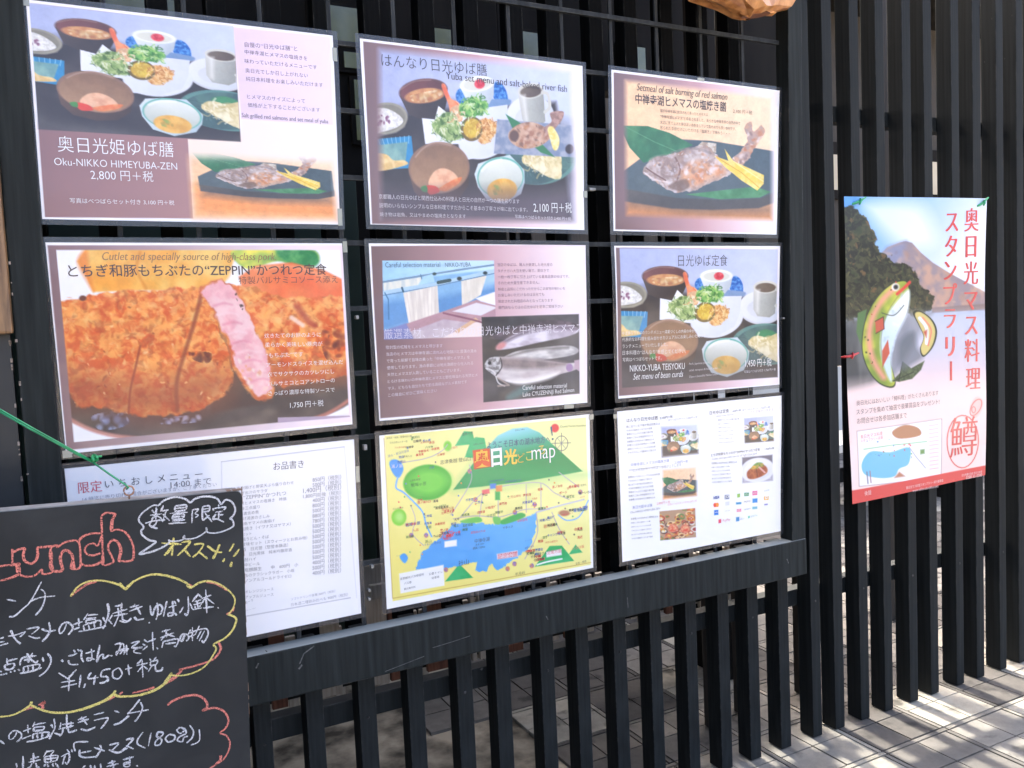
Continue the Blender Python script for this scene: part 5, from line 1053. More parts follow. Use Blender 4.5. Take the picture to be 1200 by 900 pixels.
def build_left_panel():
    p = thing('panel_door', (-.6, .0, GROUND), 'flat black panel door left of the notice frame, with worn paint on its edge', 'door panel')
    box('door_leaf', -.95, -.2615, -.010, .012, GROUND + .03, 1.0, M_PANEL, p, .002)
    wm = mat_noise('worn_edge', (.25, .2, .16), (.36, .3, .25), 40, .8)
    rg = np.random.default_rng(2); bm = bmesh.new()
    for k in range(26):
        z = rg.uniform(-.55, -.1); h = rg.uniform(.0012, .006); w_ = rg.uniform(.0006, .0016)
        x = -.2625 if k % 3 else -.2545; y = -.0112 if k % 3 else -.0186
        box_bm(bm, x - w_, x + w_, y, y + .0006, z, z + h)
    link('worn_edge', to_mesh(bm), wm, p)
    # brown plank sign hung on the panel
    m, N, L, b = new_mat('varnished_plank')
    tc = N.new('ShaderNodeTexCoord'); mp = N.new('ShaderNodeMapping'); mp.inputs['Scale'].default_value = (45, 10, 3); L.new(tc.outputs['Object'], mp.inputs[0])
    n = N.new('ShaderNodeTexNoise'); n.inputs['Scale'].default_value = 3; n.inputs['Detail'].default_value = 9; n.inputs['Distortion'].default_value = .6; L.new(mp.outputs[0], n.inputs['Vector'])
    r = N.new('ShaderNodeValToRGB'); r.color_ramp.elements[0].position = .3; r.color_ramp.elements[1].position = .7; r.color_ramp.elements[0].color = (.07, .034, .015, 1); r.color_ramp.elements[1].color = (.30, .17, .075, 1)
    L.new(n.outputs['Fac'], r.inputs[0]); L.new(r.outputs[0], b.inputs['Base Color']); b.inputs['Roughness'].default_value = .45
    bp = N.new('ShaderNodeBump'); bp.inputs['Strength'].default_value = .3; bp.inputs['Distance'].default_value = .002; L.new(n.outputs['Fac'], bp.inputs['Height']); L.new(bp.outputs[0], b.inputs['Normal'])
    q = box('plank_sign', -.46, -.2565, -.036, -.0125, -.306, .5, m, None, .004)
    tag(q, 'varnished brown plank hung on the black panel beside the menu sheets', 'plank')

# ------------------------------------------------------------------ what stands behind
def build_behind():
    dark = mat_noise('dark_board', (.008, .008, .008), (.017, .016, .015), 5, .8, (1, 1, .2), bump=.2, bscale=50, spec=.05)
    grn = mat_noise('dark_green_board', (.012, .030, .022), (.018, .042, .030), 4, .55)
    oli = mat_noise('olive_reflection', (.05, .06, .02), (.12, .13, .045), 6, .25, coat=.5)  # outdoor reflection in the panes painted as olive base colour
    brn = mat_noise('brown_timber', (.022, .018, .014), (.042, .035, .027), 6, .8, (20, 20, 1), bump=.2)
    pale = mat_noise('pale_timber', (.34, .30, .25), (.48, .44, .38), 5, .8, (30, 30, 2), bump=.2)
    red = mat_noise('red_brown_timber', (.10, .035, .02), (.18, .07, .04), 6, .75, (30, 30, 2), bump=.2)
    plas = mat_noise('pale_plaster', (.52, .49, .42), (.62, .59, .52), 3, .9, bump=.15, bscale=50)
    crm = mat_noise('cream_pane', (.40, .35, .24), (.50, .44, .31), 3, .5)
    # eaves of the restaurant above the left part
    r = thing('eaves_roof', (-1.2, 2.0, 1.42), 'dark timber eaves roof over the space behind the left of the fence', 'roof')
    box('roof_deck', -5, 1.22, .12, 3.6, 1.40, 1.46, dark, r, .004)
    for k in range(14): box('rafter', -4.8 + k * .44, -4.74 + k * .44, .16, 3.58, 1.30, 1.3995, dark, r, .003)
    w_ = thing('shop_wall', (-1.4, 1.1, GROUND), 'dark timber shop wall with small panes painted in olive reflection, deep behind the lattice', 'building')
    box('wall', -5, 1.05, 1.05, 1.13, GROUND + .002, 1.2995, dark, w_, .003); box('sun_block_wall', 1.0505, 1.78, 1.05, 1.13, GROUND + .002, -.10, dark, w_, .003); box('lintel', 1.0505, 2.3, 1.05, 1.13, .45, 1.2995, dark, w_, .003)  # low wall added to block low sun; gap under lintel passes a band
    for (x0, x1, z0, z1) in ((.46, .60, .50, .60), (.545, .60, .432, .476), (.79, .88, .505, .575), (1.5, 1.6, .52, .60), (-.1, .1, .4, .56), (1.12, 1.2, .5, .6), (.12, .26, .42, .5), (1.18, 1.20, .30, .40), (.57, .60, .23, .40), (-.05, .35, -.02, .2)):
        fw = box('window', x0 - .012, x1 + .012, 1.034, 1.0495, z0 - .012, z1 + .012, dark, w_, .002)
        bm = bmesh.new(); box_bm(bm, x0, x1, 1.028, 1.0335, z0, z1); link('pane', to_mesh(bm), oli, fw)
    g = box('green_board', -.75, .395, .50, .53, -1.0, .02, grn, None, .002); tag(g, 'dark green board standing upright behind the gap between price list and map', 'board')
    # low crate of upright pale and red brown boards
    c = thing('slatted_crate', (.75, .42, GROUND), 'low crate of upright pale and red brown boards, behind the bottom of the frame', 'crate')
    seq = [('r', .055, .10), ('r', .105, .135), ('p', .175, .245), ('p', .30, .345), ('r', .348, .368), ('p', .371, .392), ('r', .43, .50), ('p', .535, .545), ('p', .553, .566), ('r', .60, .66), ('p', .70, .735), ('r', .77, .815), ('p', .90, .915), ('p', .985, 1.0), ('r', 1.06, 1.08), ('p', 1.13, 1.15), ('p', 1.22, 1.24), ('r', 1.28, 1.31)]
    for k, (m, a, b) in enumerate(seq):
        box('board', a, b, .30, .312, -1.052, -.80, pale if m == 'p' else red, c, .001)
    box('top_rail', .0, 1.34, .313, .335, -.875, -.84, dark, c, .002); box('bottom_rail', .0, 1.34, .313, .335, -1.045, -1.015, dark, c, .002)
    box('side_board', .31, .40, .285, .2995, -.868, -.838, pale, c, .002)
    for k in range(40):
        x = .05 + k * .032; bx = x + (.006 if k % 3 else .0)
        box('picket', bx, bx + (.020 if k % 4 else .014), .345, .355, -1.075 + .006 * (k % 3), -.93, pale, c, .001)
    for x in (.02, 1.3): box('leg', x, x + .03, .36, .54, GROUND + .002, -.84, dark, c, .002)
    box('back_board', .0, 1.33, .545, .56, -1.06, -.86, dark, c, .002)
    # building across the yard on the right
    y = 3.4
    b = thing('yard_house', (5, y + .1, GROUND), 'brown timber house across the sunny yard, seen through the slats on the right', 'building')
    box('wall', 1.9, 9, y, y + .1, GROUND + .55, 2.0, brn, b, .003); box('wall_base', 1.9, 9, y - .04, y - .001, GROUND + .002, GROUND + .5495, plas, b, .003)
    for x in (5.0, 5.55, 6.1, 7.0):
        fw = box('window', x, x + .42, y - .03, y - .001, .56, 1.0, dark, b, .003); bm = bmesh.new(); box_bm(bm, x + .04, x + .38, y - .036, y - .031, .63, .90); link('pane', to_mesh(bm), crm, fw)
    box('roof', 1.7, 9.2, y - .5, y + .3, 2.001, 2.08, dark, b, .004)
    # brown posts close behind
    for x0, x1, yy, z1, lb in ((1.398, 1.424, .17, .90, 'brown post showing beside the first bare slat right of the frame'), (1.70, 1.76, .42, .50, 'brown timber post behind the slats above the poster, left of two'), (2.02, 2.07, .42, .62, 'brown timber post behind the slats above the poster, right of two'), (1.085, 1.105, .15, 1.2, 'thin brown post behind the lattice under the hanging wood'), (1.195, 1.225, .17, 1.2, 'tan brown post just behind the right side of the frame')):
        tag(box('back_post', x0, x1, yy, yy + .05, GROUND + .002, z1, brn, None, .003), lb, 'post', 'brown posts behind the fence')
    # bench and low rail in the yard, behind the poster
    bn = thing('yard_bench', (3.2, 1.5, GROUND), 'dark low bench with a pale top behind the slats under the poster', 'bench')
    box('seat', 2.7, 3.8, 1.40, 1.75, -.98, -.94, plas, bn, .004)
    for x in (2.75, 3.7): box('leg', x, x + .06, 1.45, 1.7, GROUND + .002, -.9805, dark, bn, .003)
    box('stretcher', 2.815, 3.695, 1.55, 1.6, -1.16, -1.10, dark, bn, .003)

# ------------------------------------------------------------------ hanging piece of wood at the top
def build_ornament():
    m = mat_noise('orange_polished_wood', (.30, .11, .03), (.62, .30, .11), 9, .32, (5, 5, 1.2), coat=.4, bump=.3, detail=8)
    dk = mat_noise('cut_end_wood', (.14, .05, .025), (.22, .09, .045), 20, .5)
    o = thing('hanging_wood', (1.04, -.06, .26), 'polished orange brown carved wood hanging over the upper right of the lattice', 'ornament')
    rings = []
    prof = [(1.056, .2665, .034, .020), (1.060, .272, .052, .034), (1.046, .283, .082, .040), (1.010, .298, .125, .048), (1.010, .335, .145, .064), (1.0, .42, .17, .07), (1.0, .52, .15, .06)]
    bm = bmesh.new(); g = np.random.default_rng(6)
    for k, (cx, z, rx, ry) in enumerate(prof):
        rg_ = []
        for j in range(14):
            a = 2 * math.pi * j / 14; f = 1 + .16 * math.sin(3 * a + k * .9) + .07 * math.sin(5 * a - k) + g.uniform(-.06, .06)
            rg_.append(bm.verts.new((cx + rx * f * math.cos(a), -.06 + ry * f * math.sin(a), z + (.008 * math.cos(a) if k < 4 else 0) + g.uniform(-.005, .005))))
        rings.append(rg_)
    for i in range(len(rings) - 1):
        for j in range(14): bm.faces.new((rings[i][j], rings[i][(j + 1) % 14], rings[i + 1][(j + 1) % 14], rings[i + 1][j]))
    bm.faces.new(rings[-1])
    me = to_mesh(bm, 'body', False); link('body', me, m, o)
    bm = bmesh.new(); vs = []
    for j in range(14):
        a = 2 * math.pi * j / 14; vs.append(bm.verts.new((1.056 + .0345 * math.cos(a), -.06 + .0205 * math.sin(a), .2655 + .006 * math.cos(a))))
    bm.faces.new(vs); link('cut_end', to_mesh(bm), dk, o)
    bm = bmesh.new(); tube_bm(bm, [(1.0, -.06, .52), (1.0, -.03, .75), (1.0, -.012, .84)], .004); link('cord', to_mesh(bm, 'cord', True), dk, o)
    bm = bmesh.new(); tube_bm(bm, [(1.0, -.012, .84), (1.0, .004, .846), (1.0, .0, .862)], .003); link('hook', to_mesh(bm, 'hook', True), dk, o)

# ------------------------------------------------------------------ chalkboard with handwriting
BY = -.2
ZC = {'A': (0, 570, 7.5), 'B': (140, 570, 7.5), 'C': (0, 680, 7.5), 'D': (140, 680, 7.5), 'E': (0, 790, 8.0), 'F': (140, 790, 8.0)}
CORAL = [('A', '0,702 60,692 105,690 140,680'), ('A', '108,548 110,610 106,690'), ('A', '140,680 168,682 150,700 158,770'), ('A', '166,682 172,775'), ('A', '0,828 80,808 160,775 175,778'),
 ('A', '120,578 160,556 215,545 205,600 216,650 265,678 310,655 332,600 330,545 350,535 430,528 450,530 438,600 448,650 462,745 380,770 366,730 330,765 280,790 220,790 172,775'),
 ('A', '435,532 500,518 505,532 560,495 620,478 680,480 700,520 706,600 702,710 625,718 640,640 625,590 580,560 545,582 530,640 546,735 465,745'), ('A', '640,640 650,700 640,716'), ('A', '448,560 452,640 444,700 462,745'),
 ('A', '685,485 730,440 800,415 885,410'), ('A', '895,430 860,518 820,500 770,515 745,555 765,595 820,605 885,585'), ('A', '705,672 740,692 780,696 850,685 895,652'),
 ('A', '890,262 935,232 1012,242 1000,262 980,300 974,390 1020,378 1080,390 1125,430'), ('B', '0,382 50,400 95,460 122,540 112,645 10,655'), ('A', '1062,655 1045,645 1058,560 1042,500 1000,470 962,495 950,550 985,620 992,668 905,688 905,600 896,400 890,262'), ('A', '1010,250 990,300 982,380'), ('A', '1048,500 1064,560 1052,640'), ('A', '900,600 912,680'),
 ('F', '450,290 500,250 600,210 700,195 770,215 815,260 820,310 780,340 880,315 960,335 1010,390 1020,450 990,510 945,550 1000,575 1035,640 1025,710 980,790 900,850 845,882'), ('F', '948,760 945,800 900,842'),
 ('D', '870,545 890,600 850,670 790,710 650,755 530,785 540,800 420,895'), ('F', '540,20 480,60 410,100'), ('E', '200,340 330,305'), ('E', '360,290 420,260 398,285 402,325'), ('E', '1000,245 1080,205'), ('E', '1120,190 1150,165'), ('C', '622,140 700,78 770,32 850,10'), ('F', '0,190 30,165'), ('F', '120,175 240,150 330,120'), ('D', '940,300 990,270 1008,230'), ('D', '760,10 850,30 950,90'), ('D', '600,35 640,48')]
YELLOW = [('C', '620,140 680,60 760,15 850,0 950,10 1050,40 1105,75 1125,40'), ('D', '0,20 45,72 70,60 130,0'), ('B', '60,885 150,820 250,780 330,772 420,785 520,815 590,850 632,890'), ('D', '590,40 630,62 700,20 780,5 870,30 960,90 1012,160 1000,240 960,292'), ('D', '950,298 1000,315 1026,350 990,440 920,510 830,560 850,600 820,660 780,720 730,770 640,815 540,835 460,832 458,812 390,900'), ('F', '480,10 420,90 300,160 150,200 0,206'), ('E', '1200,205 1110,205 1070,180 1085,150'), ('E', '1070,180 980,245 850,300 700,345 560,360 430,345 340,310 290,285 300,253'), ('E', '290,285 200,345 100,385 0,396'),
 ('B', '370,497 545,508'), ('B', '475,450 468,530 460,610'), ('B', '465,520 430,570 392,606'), ('B', '545,490 618,484 580,540 508,606'), ('B', '570,550 622,616'), ('B', '655,510 736,505 700,570 643,622'), ('B', '700,575 772,636'), ('B', '880,508 850,580 820,635'), ('B', '770,520 840,570 902,578'), ('B', '1005,502 965,570'), ('B', '925,632 905,662'), ('B', '1055,548 1000,616'), ('B', '988,662 974,700 990,692')]
WHITE = [('B', '345,168 300,165 240,200 185,250 170,300 212,355 190,390 205,430 260,470 318,488 240,545 175,592 260,578 330,555 400,520 436,490 432,465'), ('B', '440,478 500,480 562,462 570,430 562,455 640,458 720,425 766,385 760,360 775,402 850,407 930,385 1000,345 990,292 970,282 1002,250 1016,190 980,130 930,118 892,155 860,108 800,88 720,90 660,110 620,140 580,110 500,92 430,105 380,130 345,165'),
 # 数量限定
 ('B', '285,205 305,235'), ('B', '332,195 312,228'), ('B', '270,252 370,240'), ('B', '322,175 318,290'), ('B', '318,248 280,288'), ('B', '322,250 370,282'), ('B', '225,322 310,300 400,292'), ('B', '292,290 265,340 335,368'), ('B', '330,300 312,335 278,362'), ('B', '385,165 360,220'), ('B', '370,215 432,205'), ('B', '412,205 385,290 372,305'), ('B', '380,240 440,302'),
 ('B', '490,170 492,215 580,206'), ('B', '490,170 582,164 580,205'), ('B', '492,192 576,185'), ('B', '440,237 600,226'), ('B', '470,250 472,286 560,278'), ('B', '470,250 562,240 560,278'), ('B', '520,235 520,320'), ('B', '462,302 575,292'), ('B', '430,326 586,316'), ('B', '472,268 560,260'),
 ('B', '640,200 636,322'), ('B', '640,206 692,198 665,236 692,252 664,272'), ('B', '730,175 730,292 772,262'), ('B', '730,176 786,170 785,214 735,220'), ('B', '735,198 782,193'), ('B', '740,292 792,250'), ('B', '746,225 812,312'),
 ('B', '872,158 870,180'), ('B', '825,190 823,216'), ('B', '825,194 927,180 915,206'), ('B', '840,226 908,215'), ('B', '872,225 870,285'), ('B', '870,252 912,245'), ('B', '846,240 820,285 860,286 918,312'),
 # ンチ
 ('C', '60,165 140,182'), ('C', '80,318 130,310 200,250 270,180 365,10'), ('C', '265,185 350,150 485,135'), ('C', '360,75 395,110 390,180 360,250 312,305'),
 # 生ヤマメの塩焼き、ゆば小鉢
 ('C', '0,510 36,500'), ('C', '0,541 40,534'), ('C', '0,572 72,550'), ('C', '70,490 150,475 222,450 175,496'), ('C', '95,435 120,490 150,530 182,556'), ('C', '235,426 342,410 300,455 278,472'), ('C', '250,485 310,505 356,500'), ('C', '430,365 440,440 410,495 370,536'), ('C', '365,425 430,446 490,435'), ('C', '590,375 560,440 530,465 520,430 545,385 590,366 636,400 630,440 598,476'),
 ('C', '645,386 727,360'), ('C', '690,330 696,402'), ('C', '645,432 702,410'), ('C', '772,290 735,346'), ('C', '770,306 862,297'), ('C', '756,336 846,324'), ('C', '752,352 760,376'), ('C', '752,352 832,340 835,368 760,376'), ('C', '732,398 742,440'), ('C', '730,396 872,350 884,402'), ('C', '778,388 786,430'), ('C', '826,375 832,418'), ('C', '690,449 800,430 932,400'),
 ('C', '905,320 922,362'), ('C', '945,200 956,270 940,340 905,426'), ('C', '985,300 958,352'), ('C', '948,340 988,382'), ('C', '1005,226 1078,214'), ('C', '1070,195 1064,300'), ('C', '985,292 1118,250'), ('C', '1000,312 1122,290'), ('C', '1036,240 1042,300 1026,350 1000,406'), ('C', '1075,300 1080,345 1125,356'), ('D', '0,352 40,364 80,355 102,328'), ('D', '0,300 55,290'),
 ('D', '90,236 172,215'), ('D', '85,270 202,226'), ('D', '130,205 188,298'), ('D', '128,320 158,345 216,335'), ('D', '258,366 264,376'), ('D', '270,220 276,280 290,300 312,240 350,213 376,240 362,290 332,302'), ('D', '330,195 337,280 320,346'), ('D', '416,180 400,250 386,316'), ('D', '430,236 502,214'), ('D', '465,180 472,290 432,312 430,286 480,285 502,306'), ('D', '478,180 496,206'), ('D', '508,162 527,190'), ('D', '602,140 606,250 590,306 572,288'), ('D', '562,230 528,286'), ('D', '618,200 642,252'),
 ('D', '692,115 638,186'), ('D', '690,120 722,150'), ('D', '660,186 716,170'), ('D', '650,212 722,195'), ('D', '685,175 686,250'), ('D', '640,256 722,240'), ('D', '660,222 668,242'), ('D', '712,215 700,236'), ('D', '715,160 806,128'), ('D', '757,80 766,286'), ('D', '755,150 713,216'), ('D', '760,150 832,206'), ('D', '735,241 828,230'), ('D', '862,238 870,244'),
 # 三点盛り・ごはん、みそ汁、香の物
 ('C', '0,828 46,820'), ('C', '0,800 16,796'), ('C', '60,680 65,745'), ('C', '64,706 152,685'), ('C', '42,742 52,780 112,770 124,730 42,742'), ('C', '52,810 60,824'), ('C', '92,796 100,808'), ('C', '124,786 134,800'), ('C', '160,778 176,792'), ('C', '175,746 198,680 320,660'), ('C', '236,640 270,690 318,722 332,700'), ('C', '288,635 240,712'), ('C', '210,702 256,690 248,722'), ('C', '205,762 212,806'), ('C', '205,760 342,735 336,776'), ('C', '246,752 252,796'), ('C', '290,745 290,786'), ('C', '175,815 280,795 367,764'), ('C', '376,670 382,712'), ('C', '415,640 446,680 440,740 400,800 343,842'), ('C', '540,695 556,714'),
 ('C', '600,662 640,655 678,638'), ('C', '600,700 618,735 690,737'), ('C', '648,608 662,632'), ('C', '685,602 696,620'), ('C', '706,606 722,630'), ('C', '722,622 714,670 735,716'), ('C', '752,640 832,618'), ('C', '802,600 806,690 770,702 774,680 832,692'), ('C', '876,565 850,712 880,660 906,650 910,686 960,652'), ('C', '972,655 984,664'), ('C', '1008,562 1060,553 1045,610 1024,656 1030,622 1125,612'), ('C', '1105,590 1088,652'), ('D', '0,560 30,555 40,590 12,636 0,640'), ('D', '0,602 82,600'), ('D', '60,565 66,652'),
 ('D', '100,550 172,535 110,590 202,585 140,602 130,630 192,640'), ('D', '215,518 236,536'), ('D', '203,555 226,572'), ('D', '203,612 247,575'), ('D', '240,541 322,510'), ('D', '290,453 296,612'), ('D', '324,588 336,600'), ('D', '365,452 445,428'), ('D', '358,502 482,458'), ('D', '408,428 412,500'), ('D', '402,480 365,526'), ('D', '415,470 484,492'), ('D', '386,530 374,590'), ('D', '386,536 512,514 495,580 478,572'), ('D', '400,556 496,545'), ('D', '575,470 550,530 530,512 558,470 600,480 606,510 584,532'), ('D', '626,430 600,476'), ('D', '620,460 682,434'), ('D', '640,410 640,532'), ('D', '600,502 672,470'), ('D', '702,398 665,472'), ('D', '690,432 762,424 778,470 742,542 722,525'), ('D', '717,440 680,512'), ('D', '747,440 700,532'),
 # ¥1,450+税
 ('C', '515,810 612,872'), ('C', '672,780 600,862'), ('C', '605,850 614,900'), ('E', '570,75 702,55'), ('E', '570,121 722,85'), ('E', '650,10 645,156'), ('C', '710,825 702,905'), ('E', '750,20 744,121'), ('E', '800,85 784,126'), ('C', '802,805 775,860 866,850'), ('C', '838,830 828,905'), ('E', '884,20 880,96'), ('C', '972,775 905,790 888,840 940,845 946,880 880,902'), ('E', '990,10 1010,40 985,70 930,80'), ('C', '1030,770 992,800 995,850 1040,862 1072,820 1052,775 1030,770'), ('D', '50,780 112,764'), ('D', '75,738 86,828'), ('D', '196,690 153,736'), ('D', '148,748 250,722'), ('D', '200,700 206,850'), ('D', '200,750 158,802'), ('D', '210,750 246,776'), ('D', '265,685 277,706'), ('D', '322,670 300,700'), ('D', '270,716 276,746 325,736'), ('D', '270,715 332,700 325,736'), ('D', '286,745 250,802'), ('D', '315,740 320,790 370,788 376,760'),
 # の塩焼きランチ
 ('E', '0,618 42,652'), ('E', '160,536 140,580 112,605 88,598 90,560 140,524 196,550 200,590 158,632'), ('E', '215,531 292,504'), ('E', '260,470 264,552'), ('E', '203,606 292,570'), ('E', '326,445 308,492'), ('E', '325,470 432,450'), ('E', '320,496 322,526 405,520'), ('E', '320,496 412,488 405,520'), ('E', '310,556 310,606'), ('E', '310,556 452,540 440,592'), ('E', '350,550 350,602'), ('E', '395,545 396,596'), ('E', '248,632 360,612 472,574'), ('E', '475,465 502,502'), ('E', '506,413 516,490 490,550 460,607'), ('E', '510,545 550,562 585,555'), ('E', '560,472 692,455'), ('E', '626,375 626,512'), ('E', '570,450 562,505'), ('E', '548,512 692,480'), ('E', '590,510 584,545 560,580'), ('E', '640,500 650,540 722,520'), ('E', '668,440 660,500'), ('E', '730,426 812,394'), ('E', '728,451 836,415'), ('E', '765,395 817,472'), ('E', '755,511 820,522 897,490'), ('E', '880,376 977,354'), ('E', '880,431 1007,405 990,450 944,507'), ('E', '1073,339 1117,356'), ('E', '1064,471 1130,450 1202,385'), ('F', '0,452 50,420 92,388'), ('F', '190,233 130,310 74,372'), ('F', '74,366 190,345 272,330'), ('F', '195,260 216,310 190,380 143,442'),
 # 焼魚が「ヒメマス(180g)」
 ('E', '215,762 217,885'), ('E', '150,830 160,870'), ('E', '285,792 367,769'), ('E', '315,735 316,832'), ('E', '268,822 382,798'), ('E', '300,832 285,862 252,885'), ('E', '335,825 345,862 372,870'), ('E', '442,710 408,772'), ('E', '430,726 502,714 470,760'), ('E', '420,770 432,822 530,806'), ('E', '420,770 537,758 530,806'), ('E', '475,765 480,816'), ('E', '425,796 532,780'), ('E', '412,862 426,838'), ('E', '455,866 444,838'), ('E', '502,862 490,833'), ('E', '552,872 518,828'), ('E', '573,771 642,738 650,790 630,836 608,820'), ('E', '610,750 588,842'), ('E', '628,700 652,737'), ('E', '668,700 682,726'), ('E', '828,629 700,641 706,722'), ('E', '745,705 750,760 800,777 892,770'), ('E', '750,737 858,714'), ('E', '936,660 946,700 895,782'), ('E', '880,684 982,716'), ('E', '1024,661 1112,645 1048,712'), ('E', '1018,704 1090,730 1142,724'), ('E', '1195,690 1130,722'), ('F', '60,611 127,600 80,660 8,722'), ('F', '60,668 132,696'), ('F', '222,540 175,600 170,650 242,690'), ('F', '297,545 270,672'), ('F', '412,545 365,540 350,580 395,610 380,655 335,662 340,625 400,570 412,545'), ('F', '465,560 430,600 460,632 512,610 515,572 465,560'), ('F', '570,493 538,520 568,552 607,520 572,493'), ('F', '606,500 622,550 560,585 543,620 590,627 602,590 642,578'), ('F', '655,474 692,530 680,590 628,642'), ('F', '746,513 746,620 668,662'),
 # なります。
 ('E', '773,872 802,854'), ('E', '842,848 857,882'), ('E', '888,848 892,900'), ('E', '942,836 946,890 925,915'), ('E', '1010,832 1087,810'), ('E', '1000,862 1112,835'), ('E', '1050,803 1062,890 1020,900'), ('F', '32,796 132,769'), ('F', '92,768 96,850 50,862 40,832 82,822 96,846'), ('F', '160,850 172,862'), ('E', '1160,800 1200,790'), ('E', '1155,850 1180,838 1200,835')]

def build_chalkboard():
    m, N, L, b = new_mat('chalkboard_face')
    tc = N.new('ShaderNodeTexCoord'); n = N.new('ShaderNodeTexNoise'); n.inputs['Scale'].default_value = 7; n.inputs['Detail'].default_value = 6; n.inputs['Distortion'].default_value = 1.2
    L.new(tc.outputs['Object'], n.inputs['Vector']); r = N.new('ShaderNodeValToRGB'); r.color_ramp.elements[0].position = .35; r.color_ramp.elements[1].position = .75
    r.color_ramp.elements[0].color = (.019, .0205, .021, 1); r.color_ramp.elements[1].color = (.040, .042, .042, 1); L.new(n.outputs['Fac'], r.inputs[0]); L.new(r.outputs[0], b.inputs['Base Color'])
    b.inputs['Roughness'].default_value = .7; b.inputs['Specular IOR Level'].default_value = .3
    edge = mat_noise('board_edge', (.20, .195, .18), (.40, .39, .36), 30, .7); wear = mat_noise('bare_wood_corner', (.20, .12, .08), (.30, .20, .13), 40, .7)
    t = thing('chalkboard', (-.27, -.19, GROUND), 'black chalkboard with a handwritten lunch menu in white, yellow and coral chalk', 'chalkboard')
    # the board hangs a little crooked: local frame along its top edge
    tr = Vector((-.0015, 0, -.5275)); ax = Vector((-.999, 0, .038)).normalized(); dn = Vector((-.035, 0, -.999)).normalized()
    Wd, Hd, rc = .62, .72, .008
    out = []
    for (cx, cy, a0) in ((rc, rc, 180), (Wd - rc, rc, 270), (Wd - rc, Hd - rc, 0), (rc, Hd - rc, 90)):
        for k in range(5):
            a = math.radians(a0 + k * 22.5); out.append((cx + rc * math.cos(a), cy + rc * math.sin(a)))
    def slabm(pts, y0, y1):
        bm = bmesh.new(); A_ = [bm.verts.new(tr + ax * p[0] + dn * p[1] + Vector((0, y0, 0))) for p in pts]; B_ = [bm.verts.new(tr + ax * p[0] + dn * p[1] + Vector((0, y1, 0))) for p in pts]
        bm.faces.new(A_); bm.faces.new(B_[::-1])
        for i in range(len(pts)): bm.faces.new((A_[i], A_[(i + 1) % len(pts)], B_[(i + 1) % len(pts)], B_[i]))
        return to_mesh(bm)
    link('writing_panel', slabm(out, BY, BY + .004), m, t)
    link('backing_edge', slabm([(p[0] * 1.0, p[1] - .0012) for p in out], BY + .0042, BY + .028), edge, t)
    bm = bmesh.new(); g = np.random.default_rng(3)
    for k in range(6):
        p = tr + ax * (g.uniform(0, .02) if k < 9 else g.uniform(0, .3)) + dn * (-.0009); s_ = g.uniform(.001, .004)
        box_bm(bm, p.x - s_, p.x + s_, BY + .003, BY + .016, p.z - .0002, p.z + .0006)
    for k in range(14):
        p = tr + dn * g.uniform(.0, .4); s_ = g.uniform(.001, .006)
        box_bm(bm, p.x - .0004, p.x + .0006, BY + .0005, BY + .003, p.z - s_, p.z + s_)
    link('worn_corner', to_mesh(bm), wear, t)
    for x in (-.08, -.5):
        bm = bmesh.new(); tube_bm(bm, [(x, BY + .03, -.58), (x, BY + .045, -1.0), (x, BY + .06, GROUND + .002)], .011, 8); link('leg', to_mesh(bm, 'leg', True), edge, t)
    bm = bmesh.new(); tube_bm(bm, [(-.5, BY + .031, -.8), (-.08, BY + .031, -.8)], .008, 8); link('cross_bar', to_mesh(bm, 'bar', True), edge, t)
    # eye screw
    cop = mat_noise('copper_wire', (.24, .12, .07), (.42, .24, .15), 60, .4, metal=.5)
    e0 = Vector(at(151.5, 583, BY + .010)); c0 = Vector(at(151, 575.0, BY + .010)); rr = .0058; bm = bmesh.new()
    tube_bm(bm, [e0 - Vector((0, 0, .003)), c0 - Vector((0, 0, rr))] + [c0 + Vector((math.sin(a) * rr, 0, -math.cos(a) * rr)) for a in np.linspace(.2, 6.1, 18)], .0011, 8)
    link('eye_screw', to_mesh(bm, 'eye', True), cop, t)
    # chalk strokes: flat ragged ribbons lying on the face
    def chalk(col):
        m, N, L, b = new_mat('chalk'); tc = N.new('ShaderNodeTexCoord'); n = N.new('ShaderNodeTexNoise'); n.inputs['Scale'].default_value = 900; n.inputs['Detail'].default_value = 2
        L.new(tc.outputs['Object'], n.inputs['Vector']); r = N.new('ShaderNodeMapRange'); r.inputs[1].default_value = .36; r.inputs[2].default_value = .52; r.inputs[3].default_value = .25; r.inputs[4].default_value = 1.0; L.new(n.outputs['Fac'], r.inputs[0])
        L.new(r.outputs[0], b.inputs['Alpha']); b.inputs['Base Color'].default_value = (*col, 1); b.inputs['Roughness'].default_value = .95; b.inputs['Specular IOR Level'].default_value = .1
        return m
    g = np.random.default_rng(9)
    def ribbons(name, strokes, wd, m, lift, gap):
        """one mesh for each group of strokes written together"""
        items = []
        for q, (cz, s_) in enumerate(strokes):
            ox, oy, k = ZC[cz]; pts = [tuple(map(float, p.split(','))) for p in s_.split()]
            pts = catmull(pts, 7) if len(pts) > 2 else [tuple(np.array(pts[0]) * (1 - t_) + np.array(pts[1]) * t_ + g.normal(0, .8, 2)) for t_ in np.linspace(0, 1, 6)]
            P = np.array([at(ox + x / k, oy + y / k, BY) for x, y in pts])
            if len(P) > 1: items.append((q, P))
        par = list(range(len(items)))
        def find(a):
            while par[a] != a: a = par[a]
            return a
        for i in range(len(items)):
            for j in range(i):
                D = np.linalg.norm(items[i][1][:, None, ::2] - items[j][1][None, :, ::2], axis=2).min()
                if D < gap: par[find(i)] = find(j)
        sets = {}
        for i in range(len(items)): sets.setdefault(find(i), []).append(items[i])
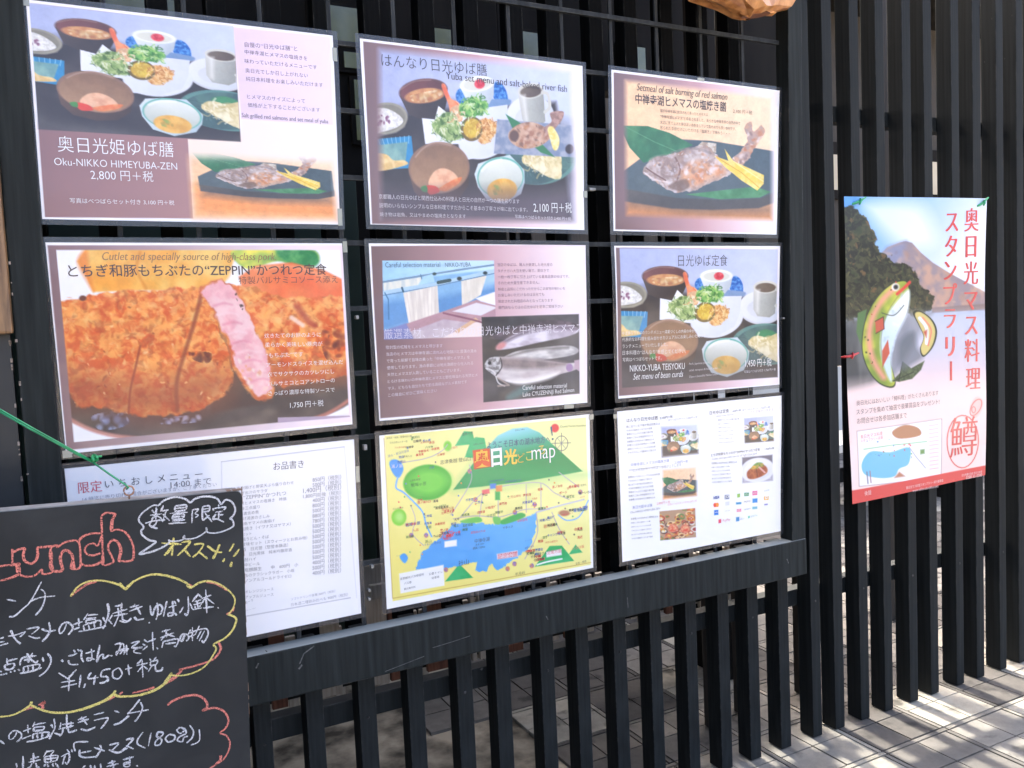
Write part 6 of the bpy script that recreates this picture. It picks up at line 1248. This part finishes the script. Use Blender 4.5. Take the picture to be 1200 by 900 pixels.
        for grp in sets.values():
            V, F = [], []
            for q, P in grp:
                n = len(P); T = np.gradient(P, axis=0); T /= np.linalg.norm(T, axis=1)[:, None] + 1e-9; Nn = np.stack([-T[:, 2], 0 * T[:, 0], T[:, 0]], -1)
                w0 = wd * g.uniform(.85, 1.2); ph = g.uniform(0, 6)
                wv = w0 * (1 + .18 * np.sin(np.linspace(0, 5, n) + ph)) * np.minimum(1, .55 + np.minimum(np.arange(n), np.arange(n)[::-1]) * .35)
                i0 = len(V); L_ = lift + .00003 * (q % 9)
                for i in range(n):
                    for s2 in (-1, 1):
                        p = P[i] + Nn[i] * wv[i] * s2 * .5 * g.uniform(.85, 1.15); V.append((p[0], BY - L_, p[2]))
                for i in range(n - 1): F.append((i0 + 2 * i, i0 + 2 * i + 1, i0 + 2 * i + 3, i0 + 2 * i + 2))
            me = bpy.data.meshes.new(name); me.from_pydata(V, [], F); link(name, me, m, t)
    ribbons('coral_chalk_drawing', CORAL, .0025, chalk((.70, .23, .18)), .0004, .012)
    ribbons('yellow_chalk_drawing', YELLOW, .0025, chalk((.74, .64, .20)), .0008, .02)
    ribbons('white_chalk_handwriting', WHITE, .0019, chalk((.66, .66, .68)), .0012, .0095)
    # green covered wire holding the board
    gm = mat_noise('green_plastic_wire', (.012, .22, .08), (.025, .32, .13), 50, .35, coat=.3)
    a = Vector(at(-40, 458, BY - .005)); b_ = Vector(at(108, 541, BY)); c_ = Vector(at(147, 568, BY + .010))
    w_ = thing('green_wire', tuple(b_), 'green plastic covered wire knotted and tied to the ring on top of the chalkboard', 'wire')
    bm = bmesh.new(); off = Vector((.0009, 0, .0010))
    tube_bm(bm, [a - off, a.lerp(b_, .5) - off + Vector((0, 0, -.001)), b_ - off * .5], .0011, 8); tube_bm(bm, [a + off * .6, a.lerp(b_, .5) + off * .7 + Vector((0, 0, -.001)), b_ + off * .5], .0011, 8)
    tube_bm(bm, [b_, b_.lerp(c_, .5) + Vector((0, 0, -.0006)), c_, c_ + Vector((.003, -.002, -.004)), c_ + Vector((.001, .002, -.006))], .0012, 8)
    link('strand', to_mesh(bm, 'w', True), gm, w_)
    km = mat_noise('green_knot', (.01, .22, .07), (.02, .32, .11), 60, .4); bm = bmesh.new(); kx = b_ + Vector((.003, 0, .001))
    tube_bm(bm, [kx + Vector((math.cos(q) * .0028, math.sin(q * 1.7) * .003, math.sin(q) * .0032 + .0004 * q)) for q in np.linspace(0, 11, 40)], .0016, 7)
    tube_bm(bm, [kx, kx + Vector((.004, -.002, .005)), kx + Vector((.008, -.001, .0045))], .0014, 7)
    link('knot', to_mesh(bm, 'k', True), km, w_)

build_ground(); build_street(); build_behind(); build_fence(); build_left_panel(); build_sky_blocker(); build_ornament()
build_sheets(); build_chalkboard()
